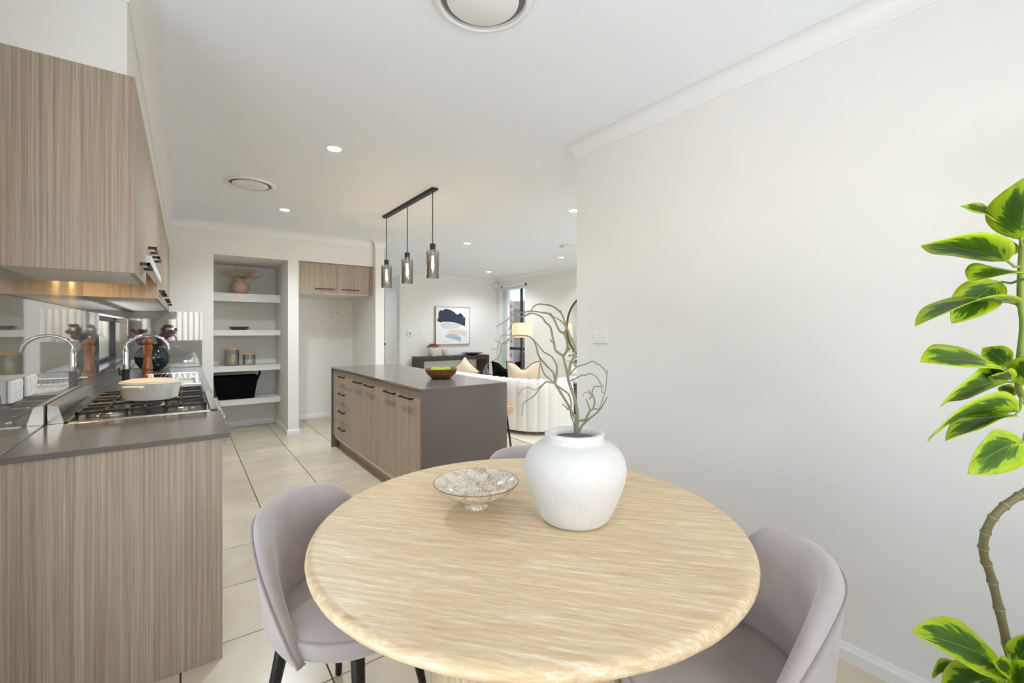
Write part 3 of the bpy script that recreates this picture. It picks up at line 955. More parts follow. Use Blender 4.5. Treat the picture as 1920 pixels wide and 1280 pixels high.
for k in range(3):
    pl = obj('dinner_plate', MB().lathe([(0, 0), (0.075, 0), (0.08, 0.004), (0.118, 0.016), (0.122, 0.018), (0.118, 0.0195), (0.08, 0.0085), (0, 0.006)], 36),
             plain('grey_stoneware', srgb(122, 118, 110), 0.4), world=False, smooth=40, loc=(0.572, 6.86, 1.313 + 0.0125 * k),
             label=('dark grey dinner plate at the bottom of the pantry stack', 'dark grey dinner plate in the middle of the pantry stack', 'dark grey dinner plate on top of the pantry stack')[k], cat='plate', group='stacked plates in the pantry')


def jar(x, r, h, fill, mat_fill, label):
    z = 0.853
    t = thing('storage_jar', label, 'jar', (x, 6.84, z), group='wooden-lidded storage jars')
    obj('glass_body', MB().lathe([(0, z), (r * 0.92, z), (r, z + 0.01), (r, z + h - 0.02), (r * 0.9, z + h), (r * 0.87, z + h), (r * 0.96, z + h - 0.022), (r * 0.96, z + 0.012), (0, z + 0.008)], 32, (x, 6.84)), 'glass_clear', t, smooth=40)
    obj('contents', MB().lathe([(0, z + 0.009), (r * 0.93, z + 0.011), (r * 0.93, z + fill), (r * 0.5, z + fill + 0.006), (0, z + fill + 0.002)], 24, (x, 6.84)), mat_fill, t, smooth=40)
    obj('lid', MB().lathe([(0, z + h), (r * 0.96, z + h), (r * 0.98, z + h + 0.004), (r * 0.98, z + h + 0.018), (r * 0.94, z + h + 0.022), (0, z + h + 0.022)], 32, (x, 6.84)),
        plain('beech_lid', srgb(206, 164, 122), 0.5), t, smooth=40)


jar(0.487, 0.083, 0.205, 0.13, plain('rolled_oats', srgb(196, 176, 138), 0.9, bump=0.6, bscale=150), 'taller glass jar of oats with wooden lid in the pantry')
jar(0.682, 0.074, 0.135, 0.07, plain('white_sugar', srgb(232, 226, 216), 0.9), 'shorter glass jar of white sugar with wooden lid')

bk_ = thing('storage_basket', 'black fabric basket with loop handle on the lowest shelf', 'basket', (0.53, 6.86, 0.42))
z0, z1 = 0.422, 0.715
ob = [(0.33, 6.74), (0.73, 6.74), (0.73, 6.98), (0.33, 6.98)]
ot = [(0.287, 6.70), (0.772, 6.70), (0.772, 7.02), (0.287, 7.02)]
m = MB()
vs = [(x, y, z0) for x, y in ob] + [(x, y, z1) for x, y in ot] + [(x + (0.01 if x < 0.5 else -0.01), y + (0.01 if y < 6.85 else -0.01), z1) for x, y in ot] + [(x + (0.01 if x < 0.5 else -0.01), y + (0.01 if y < 6.85 else -0.01), z0 + 0.01) for x, y in ob]
fs = [(3, 2, 1, 0), (12, 13, 14, 15)]
for i in range(4):
    j = (i + 1) % 4
    fs += [(i, j, 4 + j, 4 + i), (4 + i, 4 + j, 8 + j, 8 + i), (8 + i, 8 + j, 12 + j, 12 + i)]
obj('basket_body', m.add(vs, fs), 'black_felt', bk_, bevel=0.004)
obj('basket_handle', MB().tube([(0.765, 6.80, 0.64), (0.80, 6.80, 0.72), (0.806, 6.82, 0.765), (0.806, 6.88, 0.765), (0.80, 6.90, 0.72), (0.765, 6.90, 0.64)], 0.007, 8), 'black_felt', bk_, smooth=True)

obj('strike_plate', bx(1.0305, 1.033, 6.30, 6.345, 1.26, 1.36), 'steel', label='small steel strike plate on the pantry niche side wall', cat='latch plate', bevel=0.001)

fcab = thing('fridge_cabinet', 'two-door woodgrain cabinet above the empty fridge recess', 'cabinet', (1.64, 6.65, 1.79))
obj('carcass', bx(1.158, 2.115, 6.222, 7.128, 1.79, 2.193), 'white_soffit', fcab)
obj('filler_panel', bx(1.158, 1.195, 6.2, 6.222, 1.79, 2.19), 'wood', fcab)
obj('filler_panel', bx(2.075, 2.115, 6.2, 6.222, 1.79, 2.19), 'wood', fcab)
for (xa, xb, ha, hb) in ((1.197, 1.634, 1.37, 1.60), (1.637, 2.073, 1.70, 1.92)):
    dr = obj('door', bx(xa, xb, 6.2, 6.219, 1.80, 2.188), 'wood', fcab, bevel=0.001)
    obj('handle', bar_handle(MB(), (ha, 6.2, 1.855), (hb, 6.2, 1.855), (0, -1, 0)), 'black', dr)

gp = thing('power_point', 'white power point high on the fridge recess wall', 'power outlet', (1.845, 7.13, 1.53))
obj('plate', bx(1.787, 1.903, 7.118, 7.13, 1.53, 1.605), 'plastic', gp, bevel=0.003)
obj('rocker', bx(1.80, 1.82, 7.114, 7.118, 1.575, 1.592), 'plastic_grey', gp)
obj('rocker', bx(1.87, 1.89, 7.114, 7.118, 1.575, 1.592), 'plastic_grey', gp)

# ================================================================== ISLAND
IX0, IX1, IY0, IY1 = 1.318, 2.048, 2.86, 5.24
it = thing('island_worktop', 'grey stone island worktop with waterfall ends', 'worktop', (1.683, 4.05, 0))
obj('slab', bx(IX0, IX1, IY0, IY1, 0.88, 0.9), 'stone', it, bevel=0.0015)
obj('waterfall_end', bx(IX0, IX1, IY0, IY0 + 0.02, 0, 0.88), 'stone', it, bevel=0.001)
obj('waterfall_end', bx(IX0, IX1, IY1 - 0.02, IY1, 0, 0.88), 'stone', it, bevel=0.001)


def island_unit(name, label, y0, y1):
    t = thing(name, label, 'cabinet', (1.58, (y0 + y1) / 2, 0))
    obj('carcass', bx(1.356, 1.78, y0 + 0.001, y1 - 0.001, 0.1, 0.879), 'white_soffit', t)
    obj('kickboard', bx(1.40, 1.416, y0 + 0.001, y1 - 0.001, 0, 0.1), 'wood', t)
    obj('back_panel', bx(1.78, 1.798, y0 + 0.001, y1 - 0.001, 0, 0.879), 'wood', t)
    return t


du = island_unit('drawer_cabinet', 'woodgrain island drawer stack at the pantry end', 4.567, 5.219)
for (za, zb, zh) in ((0.702, 0.872, 0.817), (0.516, 0.699, 0.635), (0.33, 0.513, 0.448), (0.14, 0.327, 0.267)):
    dr = obj('drawer', bx(1.335, 1.354, 4.57, 5.2, za, zb), 'wood', du, bevel=0.001)
    obj('handle', bar_handle(MB(), (1.335, 4.755, zh), (1.335, 4.93, zh), (-1, 0, 0)), 'black', dr)
for (ya, ym, yb, hs, lab) in ((3.76, 4.182, 4.566, ((3.87, 4.07), (4.21, 4.40)), 'woodgrain island cabinet with two doors beside the drawers'),
                              (2.882, 3.337, 3.759, ((3.04, 3.24), (3.37, 3.57)), 'woodgrain island cabinet with two doors at the dining end')):
    t = island_unit('island_cabinet', lab, ya, yb)
    for (a_, b_, h_) in ((ya, ym, hs[0]), (ym, yb, hs[1])):
        dr = obj('door', bx(1.335, 1.354, a_ + 0.0015, b_ - 0.0015, 0.14, 0.872), 'wood', t, bevel=0.001)
        obj('handle', bar_handle(MB(), (1.335, h_[0], 0.812), (1.335, h_[1], 0.812), (-1, 0, 0)), 'black', dr)

wb_ = obj('wooden_bowl', MB().lathe([(0, 0), (0.07, 0), (0.085, 0.006), (0.125, 0.045), (0.138, 0.082), (0.134, 0.084), (0.118, 0.05), (0.075, 0.016), (0, 0.014)], 40), 'bowl_wood', world=False, smooth=40,
          loc=(1.762, 3.43, 0.9003), label='dark wooden fruit bowl on the island', cat='bowl')
app = plain('green_apple', srgb(168, 190, 34), 0.3, var=0.15, vscale=12)
for k, (dx, dy, lab) in enumerate(((-0.052, 0.0, 'left green apple in the wooden bowl'), (0.0, -0.045, 'middle green apple in the wooden bowl'), (0.05, 0.005, 'right green apple in the wooden bowl'))):
    c = Vector((1.762, 3.43, 0)) + RT * dx + FW * dy
    t = thing('apple', lab, 'apple', (c.x, c.y, 0.93), group='apples in the wooden bowl')
    obj('fruit', MB().lathe([(0, 0.004), (0.012, 0.0), (0.028, 0.01), (0.037, 0.034), (0.034, 0.054), (0.02, 0.066), (0.008, 0.064), (0, 0.058)], 20), app, t, world=False, smooth=60)
    obj('stalk', MB().tube([(0, 0, 0.057), (0.004, 0.002, 0.075)], [0.0016, 0.0012], 5), stm, t, world=False)

# pendant over the island
pd = thing('pendant_light', 'black bar pendant with three smoked glass shades over the island', 'pendant light', (1.75, 4.12, 2.52))
rl = MB().prism([(1.718, 2.55), (1.728, 2.527), (1.772, 2.527), (1.782, 2.55)], 'y', 3.515, 4.735)
obj('ceiling_bar', rl, 'black', pd, bevel=0.002)
smoke = pane('smoked_mirror_glass', (0.88, 0.87, 0.86, 1), 0.24, 0.03)
for yk in (3.566, 4.123, 4.678):
    cd = obj('cord', MB().tube([(1.75, yk, 2.53), (1.75, yk, 2.05)], 0.004, 6), 'black', pd)
    cp = obj('lamp_holder', MB().lathe([(0, 2.0), (0.023, 2.0), (0.025, 2.003), (0.025, 2.066), (0.02, 2.07), (0, 2.07)], 20, (1.75, yk)), 'black', pd, smooth=40)
    sg = MB().lathe([(0.0555, 1.771), (0.0555, 2.012)], 32, (1.75, yk))
    sg.f = sg.f[:-2]
    sg2 = MB().lathe([(0.0525, 1.771), (0.0525, 2.012)], 32, (1.75, yk))
    sg2.f = [f[::-1] for f in sg2.f[:-2]]
    sg.add(sg2.v, sg2.f)
    sh_ = obj('glass_shade', sg, smoke, pd, smooth=True)
    pn = MB()
    for a in (0.3, 0.3 + 2 * pi / 3, 0.3 + 4 * pi / 3):
        pn.tube([(1.75 + 0.02 * cos(a), yk + 0.02 * sin(a), 1.985), (1.75 + 0.064 * cos(a), yk + 0.064 * sin(a), 1.985)], [0.003, 0.004], 6)
    obj('shade_pin', pn, 'black', sh_)
    bb = obj('bulb', MB().lathe([(0, 1.845), (0.012, 1.85), (0.016, 1.87), (0.016, 1.955), (0.012, 1.975), (0.012, 2.0), (0, 2.0)], 16, (1.75, yk)), 'glass_clear', pd, smooth=True)
    fm_ = MB()
    for q in range(4):
        a = q * pi / 2
        fm_.tube([(1.75 + 0.006 * cos(a), yk + 0.006 * sin(a), 1.96), (1.75 + 0.008 * cos(a + .8), yk + 0.008 * sin(a + .8), 1.865)], 0.003, 6)
    obj('filament', fm_, 'emit_warm', bb)

# downlights and air vents
DL = [(0.818, 3.167, 'nearest downlight over the kitchen walkway'), (0.822, 5.077, 'downlight in front of the pantry niche'), (3.24, 5.50, 'downlight above the sofa'),
      (5.15, 5.61, 'downlight near the living room window wall'), (5.17, 7.88, 'farthest downlight, in front of the painting'), (3.235, 3.34, 'downlight at the edge of the dining wall'),
      (2.93, 11.0, 'added unseen downlight brightening the hallway door')]  # hallway one is an added lamp, out of view, to brighten the hall
dl0 = None
for (x, y, lab) in DL:
    if dl0 is None:
        dl0 = thing('downlight', lab, 'downlight', (x, y, CZ - 0.006), group='recessed ceiling downlights')
        obj('trim_ring', MB().lathe([(0.04, 0.006), (0.041, 0.002), (0.046, 0.0), (0.052, 0.003), (0.054, 0.006)], 28), 'trim', dl0, world=False, smooth=40)
        obj('diffuser', MB().lathe([(0, 0.003), (0.041, 0.003), (0.041, 0.0055), (0, 0.0055)], 28), 'emit_white', dl0, world=False)
        sd_ = bpy.data.lights.new('downlight_beam', 'SPOT')
        sd_.energy = 43
        sd_.color = (0.84, 0.93, 1.0)
        sd_.spot_size = radians(146)
        sd_.spot_blend = 0.7
        sd_.shadow_soft_size = 0.04
        so2 = bpy.data.objects.new('downlight_beam', sd_)
        COL.objects.link(so2)
        so2.parent = dl0
        so2.location = (0, 0, -0.004)
    else:
        copy_tree(dl0, None, (x, y, CZ - 0.006), None, lab)
VT = [(0.44, 4.33, 'round white air vent over the kitchen walkway'), (0.892, 1.40, 'round white air vent above the dining table'), (4.53, 4.72, 'round white air vent in the living room ceiling')]
v0 = None
for (x, y, lab) in VT:
    if v0 is None:
        v0 = thing('ceiling_vent', lab, 'air vent', (x, y, CZ - 0.022), group='round ceiling air vents')
        obj('outer_ring', MB().lathe([(0.192, 0.0215), (0.190, 0.014), (0.176, 0.004), (0.166, 0.002), (0.160, 0.006), (0.158, 0.0215)], 48), 'trim', v0, world=False, smooth=40)
        obj('throat', MB().lathe([(0, 0.019), (0.158, 0.019), (0.158, 0.0215), (0, 0.0215)], 48), plain('grey_throat', srgb(130, 130, 128), 0.8), v0, world=False)
        obj('centre_disc', MB().lathe([(0, 0.0), (0.128, 0.0), (0.134, 0.004), (0.134, 0.008), (0, 0.012)], 48), 'trim', v0, world=False, smooth=40)
    else:
        copy_tree(v0, None, (x, y, CZ - 0.022), None, lab)

# switch plate on the dining wall
sw = thing('light_switch', 'white five-button switch plate on the dining wall', 'light switch', (XR, 1.942, 1.227))
obj('plate', bx(XR - 0.012, XR, 1.884, 2.001, 1.227, 1.302), 'plastic', sw, bevel=0.003)
for (dy, dz) in ((-0.028, 0.017), (-0.028, -0.015), (0, 0.002), (0.028, 0.017), (0.028, -0.015)):
    obj('button', MB().tube([(XR - 0.011, 1.9425 + dy, 1.2645 + dz), (XR - 0.016, 1.9425 + dy, 1.2645 + dz)], [0.008, 0.006], 12), 'plastic', sw, smooth=35)

# ================================================================== LIVING ROOM
ap = thing('painting', 'framed abstract canvas with navy and grey brush strokes', 'painting', (4.85, YF, 0.99))
AX0, AX1, AZ0, AZ1 = 4.416, 5.284, 0.995, 1.835
obj('frame', MB().box(AX0, AX1, YF - 0.045, YF - 0.002, AZ0, AZ0 + 0.012).box(AX0, AX1, YF - 0.045, YF - 0.002, AZ1 - 0.012, AZ1).box(AX0, AX0 + 0.012, YF - 0.045, YF - 0.002, AZ0, AZ1).box(AX1 - 0.012, AX1, YF - 0.045, YF - 0.002, AZ0, AZ1),
    plain('oak_frame', srgb(170, 150, 128), 0.5), ap)
obj('canvas', bx(AX0 + 0.012, AX1 - 0.012, YF - 0.038, YF - 0.01, AZ0 + 0.012, AZ1 - 0.012), plain('white_canvas', srgb(238, 237, 235), 0.8), ap)
STK = [([(345, 190), (370, 165), (385, 180), (435, 150), (500, 160), (560, 195), (605, 235), (655, 205), (700, 255), (695, 275), (725, 270), (722, 410), (690, 400), (640, 380), (600, 365), (560, 355), (480, 345), (400, 345), (360, 360), (308, 325), (330, 300), (335, 270), (335, 215)], (52, 54, 72), 0.5),
       ([(350, 385), (420, 352), (520, 357), (620, 377), (670, 400), (640, 430), (560, 445), (460, 455), (400, 445)], (210, 210, 206), 0.08),
       ([(460, 475), (560, 460), (660, 470), (750, 490), (740, 575), (690, 555), (600, 530), (540, 520), (465, 515)], (222, 212, 200), 0.08),
       ([(430, 550), (500, 525), (560, 530), (620, 555), (665, 590), (655, 650), (600, 625), (520, 600), (440, 580)], (172, 190, 200), 0.2)]
for k, (pts, colr, vr) in enumerate(STK):
    poly = [(AX0 + 0.012 + (x - 300) / 485 * 0.844, AZ1 - 0.012 - (y - 125) / 555 * 0.816) for x, y in pts]
    obj('brush_stroke', MB().prism(poly, 'y', YF - 0.0385 - 0.0004 * (k + 1), YF - 0.0378), plain('paint_%d' % k, srgb(*colr), 0.8, var=vr, vscale=5), ap)

cn = thing('console_table', 'dark timber waterfall console table under the painting', 'console table', (4.71, 8.66, 0))
obj('top', bx(3.87, 5.56, 8.46, 8.86, 0.665, 0.755), 'dark_timber', cn, bevel=0.002)
obj('leg', bx(3.87, 3.96, 8.46, 8.86, 0, 0.665), 'dark_timber', cn, bevel=0.002)
obj('leg', bx(5.47, 5.56, 8.46, 8.86, 0, 0.665), 'dark_timber', cn, bevel=0.002)


def coral(x, y, z, r, h, label, seed):
    def rf(a, zz):
        return 1 + 0.16 * sin(7 * a + seed + 18 * zz) * sin(40 * zz + 3 * a + seed)
    t = thing('coral_vase', label, 'vase', (x, y, z), group='white coral vases')
    obj('vase_body', MB().lathe([(0, z), (r * 0.55, z)] + [(r * (0.55 + 0.45 * (k / 10) ** 0.6), z + h * k / 10) for k in range(1, 11)] + [(r * 0.85, z + h), (r * 0.7, z + h * 0.5), (0, z + h * 0.4)], 40, (x, y), rf), 'ceramic_white', t, smooth=60)
    sp_ = MB()
    rq = random.Random(seed)
    for k in range(34):
        a = rq.uniform(0, 2 * pi)
        zz = rq.uniform(0.15, 1.0)
        rr = r * (0.55 + 0.45 * zz ** 0.6)
        p0 = Vector((x + rr * 0.9 * cos(a), y + rr * 0.9 * sin(a), z + h * zz * 0.92))
        sp_.tube([p0, p0 + Vector((cos(a) * 0.022, sin(a) * 0.022, 0.022))], [0.012, 0.004], 5)
    obj('coral_branches', sp_, 'ceramic_white', t, smooth=True)
    return t


coral(4.235, 8.60, 0.756, 0.125, 0.2, 'larger white coral vase filled with rust flowers on the console', 3)
coral(4.545, 8.60, 0.756, 0.095, 0.15, 'smaller empty white coral vase on the console', 5)
fl3 = thing('rust_flowers', 'dome of rust-red dried flowers in the larger coral vase', 'flowers', (4.235, 8.60, 0.93))
rq = random.Random(4)
fm3 = MB()
for k in range(90):
    a, rr = rq.uniform(0, 2 * pi), 0.125 * sqrt(rq.random())
    fm3.ball((4.235 + rr * cos(a), 8.60 + rr * sin(a), 0.955 + 0.065 * (1 - (rr / 0.13) ** 2)), rq.uniform(0.012, 0.02), 6, 5)
tag(obj('flower_heads', fm3, plain('rust_petals', srgb(150, 84, 62), 0.8, var=0.3, vscale=30), fl3, smooth=True), kind='stuff')
obj('shallow_platter', MB().lathe([(0, 0), (0.09, 0), (0.1, 0.006), (0.24, 0.045), (0.25, 0.05), (0.235, 0.05), (0.1, 0.014), (0, 0.012)], 40), plain('black_lacquer_platter', srgb(24, 22, 20), 0.3), world=False, smooth=40, loc=(5.205, 8.62, 0.7555),
    label='wide shallow black platter on the console', cat='platter')

obj('thermostat', bx(3.775, 3.885, YF - 0.022, YF, 1.19, 1.30), 'plastic', label='small white wall controller beside the hallway corner', cat='thermostat', bevel=0.004)
sc_ = bpy.data.objects['thermostat']
obj('screen', bx(3.805, 3.855, YF - 0.0235, YF - 0.0215, 1.225, 1.27), 'plastic_grey', sc_)
obj('motion_sensor', MB().prism([(XE - 0.075, YF), (XE, YF - 0.075), (XE - 0.02, YF - 0.09), (XE - 0.09, YF - 0.02)], 'z', 2.32, 2.44), 'plastic', label='small white motion sensor high in the living room corner', cat='sensor', bevel=0.008)

# sofa
RUGZ = 0.012
obj('area_rug', MB().box(3.2, 5.95, 3.75, 7.6, 0.0, RUGZ), 'rug', label='large cream wool rug under the curved sofa', cat='rug', bevel=0.004)
path = [(3.12, 6.75), (3.12, 6.2), (3.16, 5.6), (3.20, 5.1), (3.25, 4.68), (3.35, 4.36), (3.52, 4.19), (3.75, 4.11), (3.98, 4.15), (4.10, 4.24)]


def resample(pts, step):
    P = [Vector(p) for p in pts]
    # Catmull-Rom
    out = []
    for i in range(len(P) - 1):
        p0, p1, p2, p3 = P[max(i - 1, 0)], P[i], P[i + 1], P[min(i + 2, len(P) - 1)]
        for k in range(12):
            t = k / 12
            out.append(0.5 * ((2 * p1) + (p2 - p0) * t + (2 * p0 - 5 * p1 + 4 * p2 - p3) * t * t + (3 * p1 - p0 - 3 * p2 + p3) * t ** 3))
    out.append(P[-1])
    if step is None:
        return out
    L = [0]
    for a, b in zip(out, out[1:]):
        L.append(L[-1] + (b - a).length)
    n = max(1, round(L[-1] / step))
    res, j = [], 0
    for k in range(n + 1):
        d = L[-1] * k / n
        while j < len(L) - 2 and L[j + 1] < d:
            j += 1
        f = (d - L[j]) / max(1e-9, L[j + 1] - L[j])
        res.append(out[j].lerp(out[j + 1], min(1, f)))
    return res


so = thing('curved_sofa', 'curved white boucle sofa with vertical channelled back', 'sofa', (3.8, 5.4, RUGZ))
pp = resample(path, 0.135)
T = 0.2
for i in range(len(pp) - 1):
    a, b = pp[i], pp[i + 1]
    d = (b - a).normalized()
    n = Vector((d.y, -d.x))
    da = ((pp[i] - pp[i - 1]) if i else d).normalized()
    db = ((pp[i + 2] - b) if i + 2 < len(pp) else d).normalized()
    na = (Vector((da.y, -da.x)) + n).normalized()
    nb = (Vector((db.y, -db.x)) + n).normalized()

    def fn(u, v, a=a, b=b, na=na, nb=nb):
        q = a.lerp(b, u)
        nn = na.lerp(nb, u).normalized()
        w = sqrt(max(0.0, 1 - (2 * u - 1) ** 2))
        prof = [(-0.02, 0.045), (0.0, 0.06), (0.0, 0.30), (0.0, 0.52), (-0.008, 0.60), (-0.035, 0.65), (-0.08, 0.675), (-0.13, 0.675), (-0.17, 0.65), (-0.19, 0.60), (-0.2, 0.45), (-0.2, 0.3), (-0.2, 0.06), (-0.18, 0.045)]
        o_, z_ = prof[int(round(v * 13))]
        k = 0.018 * w
        if z_ > 0.6:
            z_ += k * 0.6
        o_ = o_ + (k if o_ > -0.1 else -k) * (1 if 0.05 < z_ else 0)
        return (q.x + nn.x * o_, q.y + nn.y * o_, RUGZ + z_)
    m = MB()
    m.grid(fn, 7, 14, cv=False)
    m.f.append(tuple(range(14)))
    m.f.append(tuple(6 * 14 + k for k in range(14))[::-1])
    for k in range(6):
        m.f.append((k * 14, (k + 1) * 14, (k + 1) * 14 + 13, k * 14 + 13))
    obj('back_channel', m, 'boucle', so, smooth=60)
inner = [Vector((p.x, p.y)) for p in pp]
si = []
for i in range(len(pp)):
    d = ((pp[min(i + 1, len(pp) - 1)] - pp[max(i - 1, 0)])).normalized()
    si.append(pp[i] - Vector((d.y, -d.x)) * 0.19)
seatpoly = [(p.x, p.y) for p in si] + [(4.15, 4.55), (4.12, 4.95), (4.05, 5.6), (4.02, 6.75)]
obj('seat', MB().prism(seatpoly, 'z', RUGZ + 0.26, RUGZ + 0.43), 'boucle', so, bevel=0.03, segs=3)
obj('base', MB().prism([(x * 0.97 + 0.11, y) for x, y in seatpoly], 'z', RUGZ + 0.03, RUGZ + 0.26), 'boucle', so, bevel=0.01)
for (x, y) in ((3.3, 6.5), (3.9, 6.5), (3.5, 4.5), (4.0, 4.5)):
    obj('foot', MB().cyl((x, y), 0.025, RUGZ, RUGZ + 0.05, 12), 'black_leg', so)


def cushion(name, label, px, py, depth, s, mat, pipe, tilt=0.0, yaw=0.0, notch=0.35, th=0.11, roll=0.0):
    c = at(px, py, depth)
    t = thing(name, label, 'cushion', c)
    e1 = (RT * cos(yaw) + FW * sin(yaw))
    e3 = (FW * cos(yaw) - RT * sin(yaw))
    e2 = (Vector((0, 0, 1)) * cos(tilt) + e3 * sin(tilt)).normalized()
    e3 = e1.cross(e2)
    e1, e2 = e1 * cos(roll) + e2 * sin(roll), e2 * cos(roll) - e1 * sin(roll)

    def pos(u, v, side):
        k = (1 - 0.10 * (1 - v * v))
        k2 = (1 - 0.10 * (1 - u * u))
        x = s * u * k
        y = s * v * k2
        if v > 0:
            y -= s * notch * v * v * math.exp(-(u / 0.38) ** 2)
        z = side * th * (max(0.0, (1 - u ** 4) * (1 - v ** 4))) ** 0.6
        return c + e1 * x + e2 * y + e3 * z
    m = MB()
    N = 15
    for sd in (1, -1):
        m.grid(lambda u, v, sd=sd: pos(2 * u - 1, 2 * v - 1, sd), N, N)
    obj('cover', m, mat, t, smooth=80)
    ring = [pos(-1 + 2 * k / 12, -1, 0) for k in range(12)] + [pos(1, -1 + 2 * k / 12, 0) for k in range(12)] + [pos(1 - 2 * k / 12, 1, 0) for k in range(12)] + [pos(-1, 1 - 2 * k / 12, 0) for k in range(13)]
    obj('piping', MB().tube(ring, 0.007, 6), pipe, t, smooth=True)


cushion('cushion', 'cream linen cushion with dark piping at the near end of sofa', 981, 709, 6.05, 0.235, 'linen', 'dark_piping', -0.12, 0.1, 0.42)
cushion('cushion', 'black velvet cushion behind the cream one on the sofa', 949, 704, 6.5, 0.21, 'black_felt', 'black_felt', -0.12, 0.0, 0.5)
cushion('cushion', 'cream linen cushion propped up midway along the sofa back', 873, 696, 6.85, 0.17, 'linen', 'dark_piping', -0.1, -0.3, 0.0, 0.1, roll=radians(45))

# floor lamp
lx, ly = 5.49, 7.13
lp = thing('floor_lamp', 'slim brass floor lamp with cream drum shade by the window', 'floor lamp', (lx, ly, 0))
obj('base', MB().lathe([(0, RUGZ), (0.14, RUGZ), (0.14, RUGZ + 0.015), (0.02, RUGZ + 0.022), (0, RUGZ + 0.022)], 28, (lx, ly)), 'brass', lp, smooth=40)
obj('pole', MB().cyl((lx, ly), 0.012, RUGZ + 0.02, 1.3, 12), 'brass', lp, smooth=40)
m, nt, p = new_mat('linen_shade')
p.inputs['Base Color'].default_value = srgb(236, 220, 196)
p.inputs['Roughness'].default_value = 0.9
p.inputs['Transmission Weight'].default_value = 0.0
tr_ = nt.nodes.new('ShaderNodeBsdfTranslucent')
tr_.inputs[0].default_value = srgb(240, 222, 196)
mxs = nt.nodes.new('ShaderNodeMixShader')
mxs.inputs[0].default_value = 0.5
link(nt, p.outputs[0], mxs.inputs[1])
link(nt, tr_.outputs[0], mxs.inputs[2])
link(nt, mxs.outputs[0], nt.nodes['Material Output'].inputs[0])
sg = MB().lathe([(0.21, 1.165), (0.21, 1.46)], 40, (lx, ly))
sg.f = sg.f[:-2]
obj('lamp_shade', sg, m, lp, smooth=True)
obj('bulb', MB().ball((lx, ly, 1.33), 0.04), 'emit_lamp', lp, smooth=True)

# round mirror
mi = thing('round_mirror', 'large round mirror with thin dark rim on the living room wall', 'mirror', (XE, 5.8, 0.75))
cy_, cz_, r_ = 5.80, 1.37, 0.615
obj('mirror_glass', MB().tube([(XE - 0.001, cy_, cz_), (XE - 0.012, cy_, cz_)], r_ - 0.01, 64), 'mirror', mi)
ring = [(XE - 0.018, cy_ + r_ * cos(2 * pi * k / 64), cz_ + r_ * sin(2 * pi * k / 64)) for k in range(65)]
obj('rim', MB().tube(ring, 0.016, 8), 'brass', mi, smooth=True)

# coffee table with flowers
ct = at(1085, 690, 7.2)
cx_, cy_ = ct.x, ct.y
t = thing('coffee_table', 'round black-framed coffee table with fluted grey drum', 'coffee table', (cx_, cy_, RUGZ))
obj('table_top', MB().lathe([(0, 0.415), (0.36, 0.415), (0.365, 0.42), (0.365, 0.432), (0.36, 0.436), (0, 0.436)], 48, (cx_, cy_)), 'black', t, smooth=40)
obj('fluted_drum', MB().lathe([(0.31, 0.16), (0.31, 0.415)], 144, (cx_, cy_), lambda a, z: 1 + 0.025 * abs(sin(24 * a))), plain('grey_fluted_metal', srgb(96, 88, 82), 0.5), t, smooth=30)
obj('plinth', MB().lathe([(0, RUGZ), (0.33, RUGZ), (0.33, 0.16), (0, 0.16)], 48, (cx_, cy_)), 'black', t, smooth=40)
fz = 0.437
wv = thing('bubble_vase', 'rounded white double-bubble vase on the coffee table', 'vase', (cx_ - 0.05, cy_, fz))
obj('vase_body', MB().lathe([(0, fz), (0.09, fz), (0.15, fz + 0.04), (0.16, fz + 0.08), (0.13, fz + 0.13), (0.115, fz + 0.15), (0.135, fz + 0.18), (0.14, fz + 0.22), (0.1, fz + 0.27), (0.06, fz + 0.285), (0.05, fz + 0.28), (0.05, fz + 0.2), (0, fz + 0.19)], 36, (cx_ - 0.05, cy_)), 'ceramic_white', wv, smooth=60)
fw3 = thing('white_flowers', 'cream roses with green leaves in the bubble vase', 'flowers', (cx_ - 0.05, cy_, fz + 0.25))
rq = random.Random(8)
grn = plain('rose_leaf', srgb(84, 104, 52), 0.6, var=0.3, vscale=20)
crm = plain('cream_petal', srgb(238, 226, 196), 0.7)
gst = plain('green_stem', srgb(110, 122, 74), 0.7)
for k in range(11):
    a, rr = rq.uniform(0, 2 * pi), rq.uniform(0.04, 0.27)
    e = Vector((cx_ - 0.05 + rr * cos(a), cy_ + rr * sin(a) * 0.7, fz + 0.36 + rq.uniform(-0.02, 0.2)))
    b0 = Vector((cx_ - 0.05, cy_, fz + 0.22))
    obj('stem', MB().tube([b0, (b0 + e) / 2 + Vector((0, 0, 0.05)), e], [0.004, 0.003, 0.002], 5), gst, fw3, smooth=True)
    if k % 2 == 0:
        fm4 = MB()
        for q in range(9):
            aa = q * 2.4
            fm4.ball((e.x + 0.018 * cos(aa) * (q / 9), e.y + 0.018 * sin(aa) * (q / 9), e.z + 0.012 * cos(q)), 0.022, 7, 6)
        obj('bloom', fm4, crm, fw3, smooth=True)
    for q in range(4):
        c = b0.lerp(e, 0.6 + 0.12 * q) + Vector((rq.uniform(-.05, .05), rq.uniform(-.05, .05), rq.uniform(-.01, .05)))
        obj('leaf', MB().ball(c, 0.03, 7, 5, (1, rq.uniform(0.3, 0.9), rq.uniform(0.2, 0.7))), grn, fw3, smooth=True)

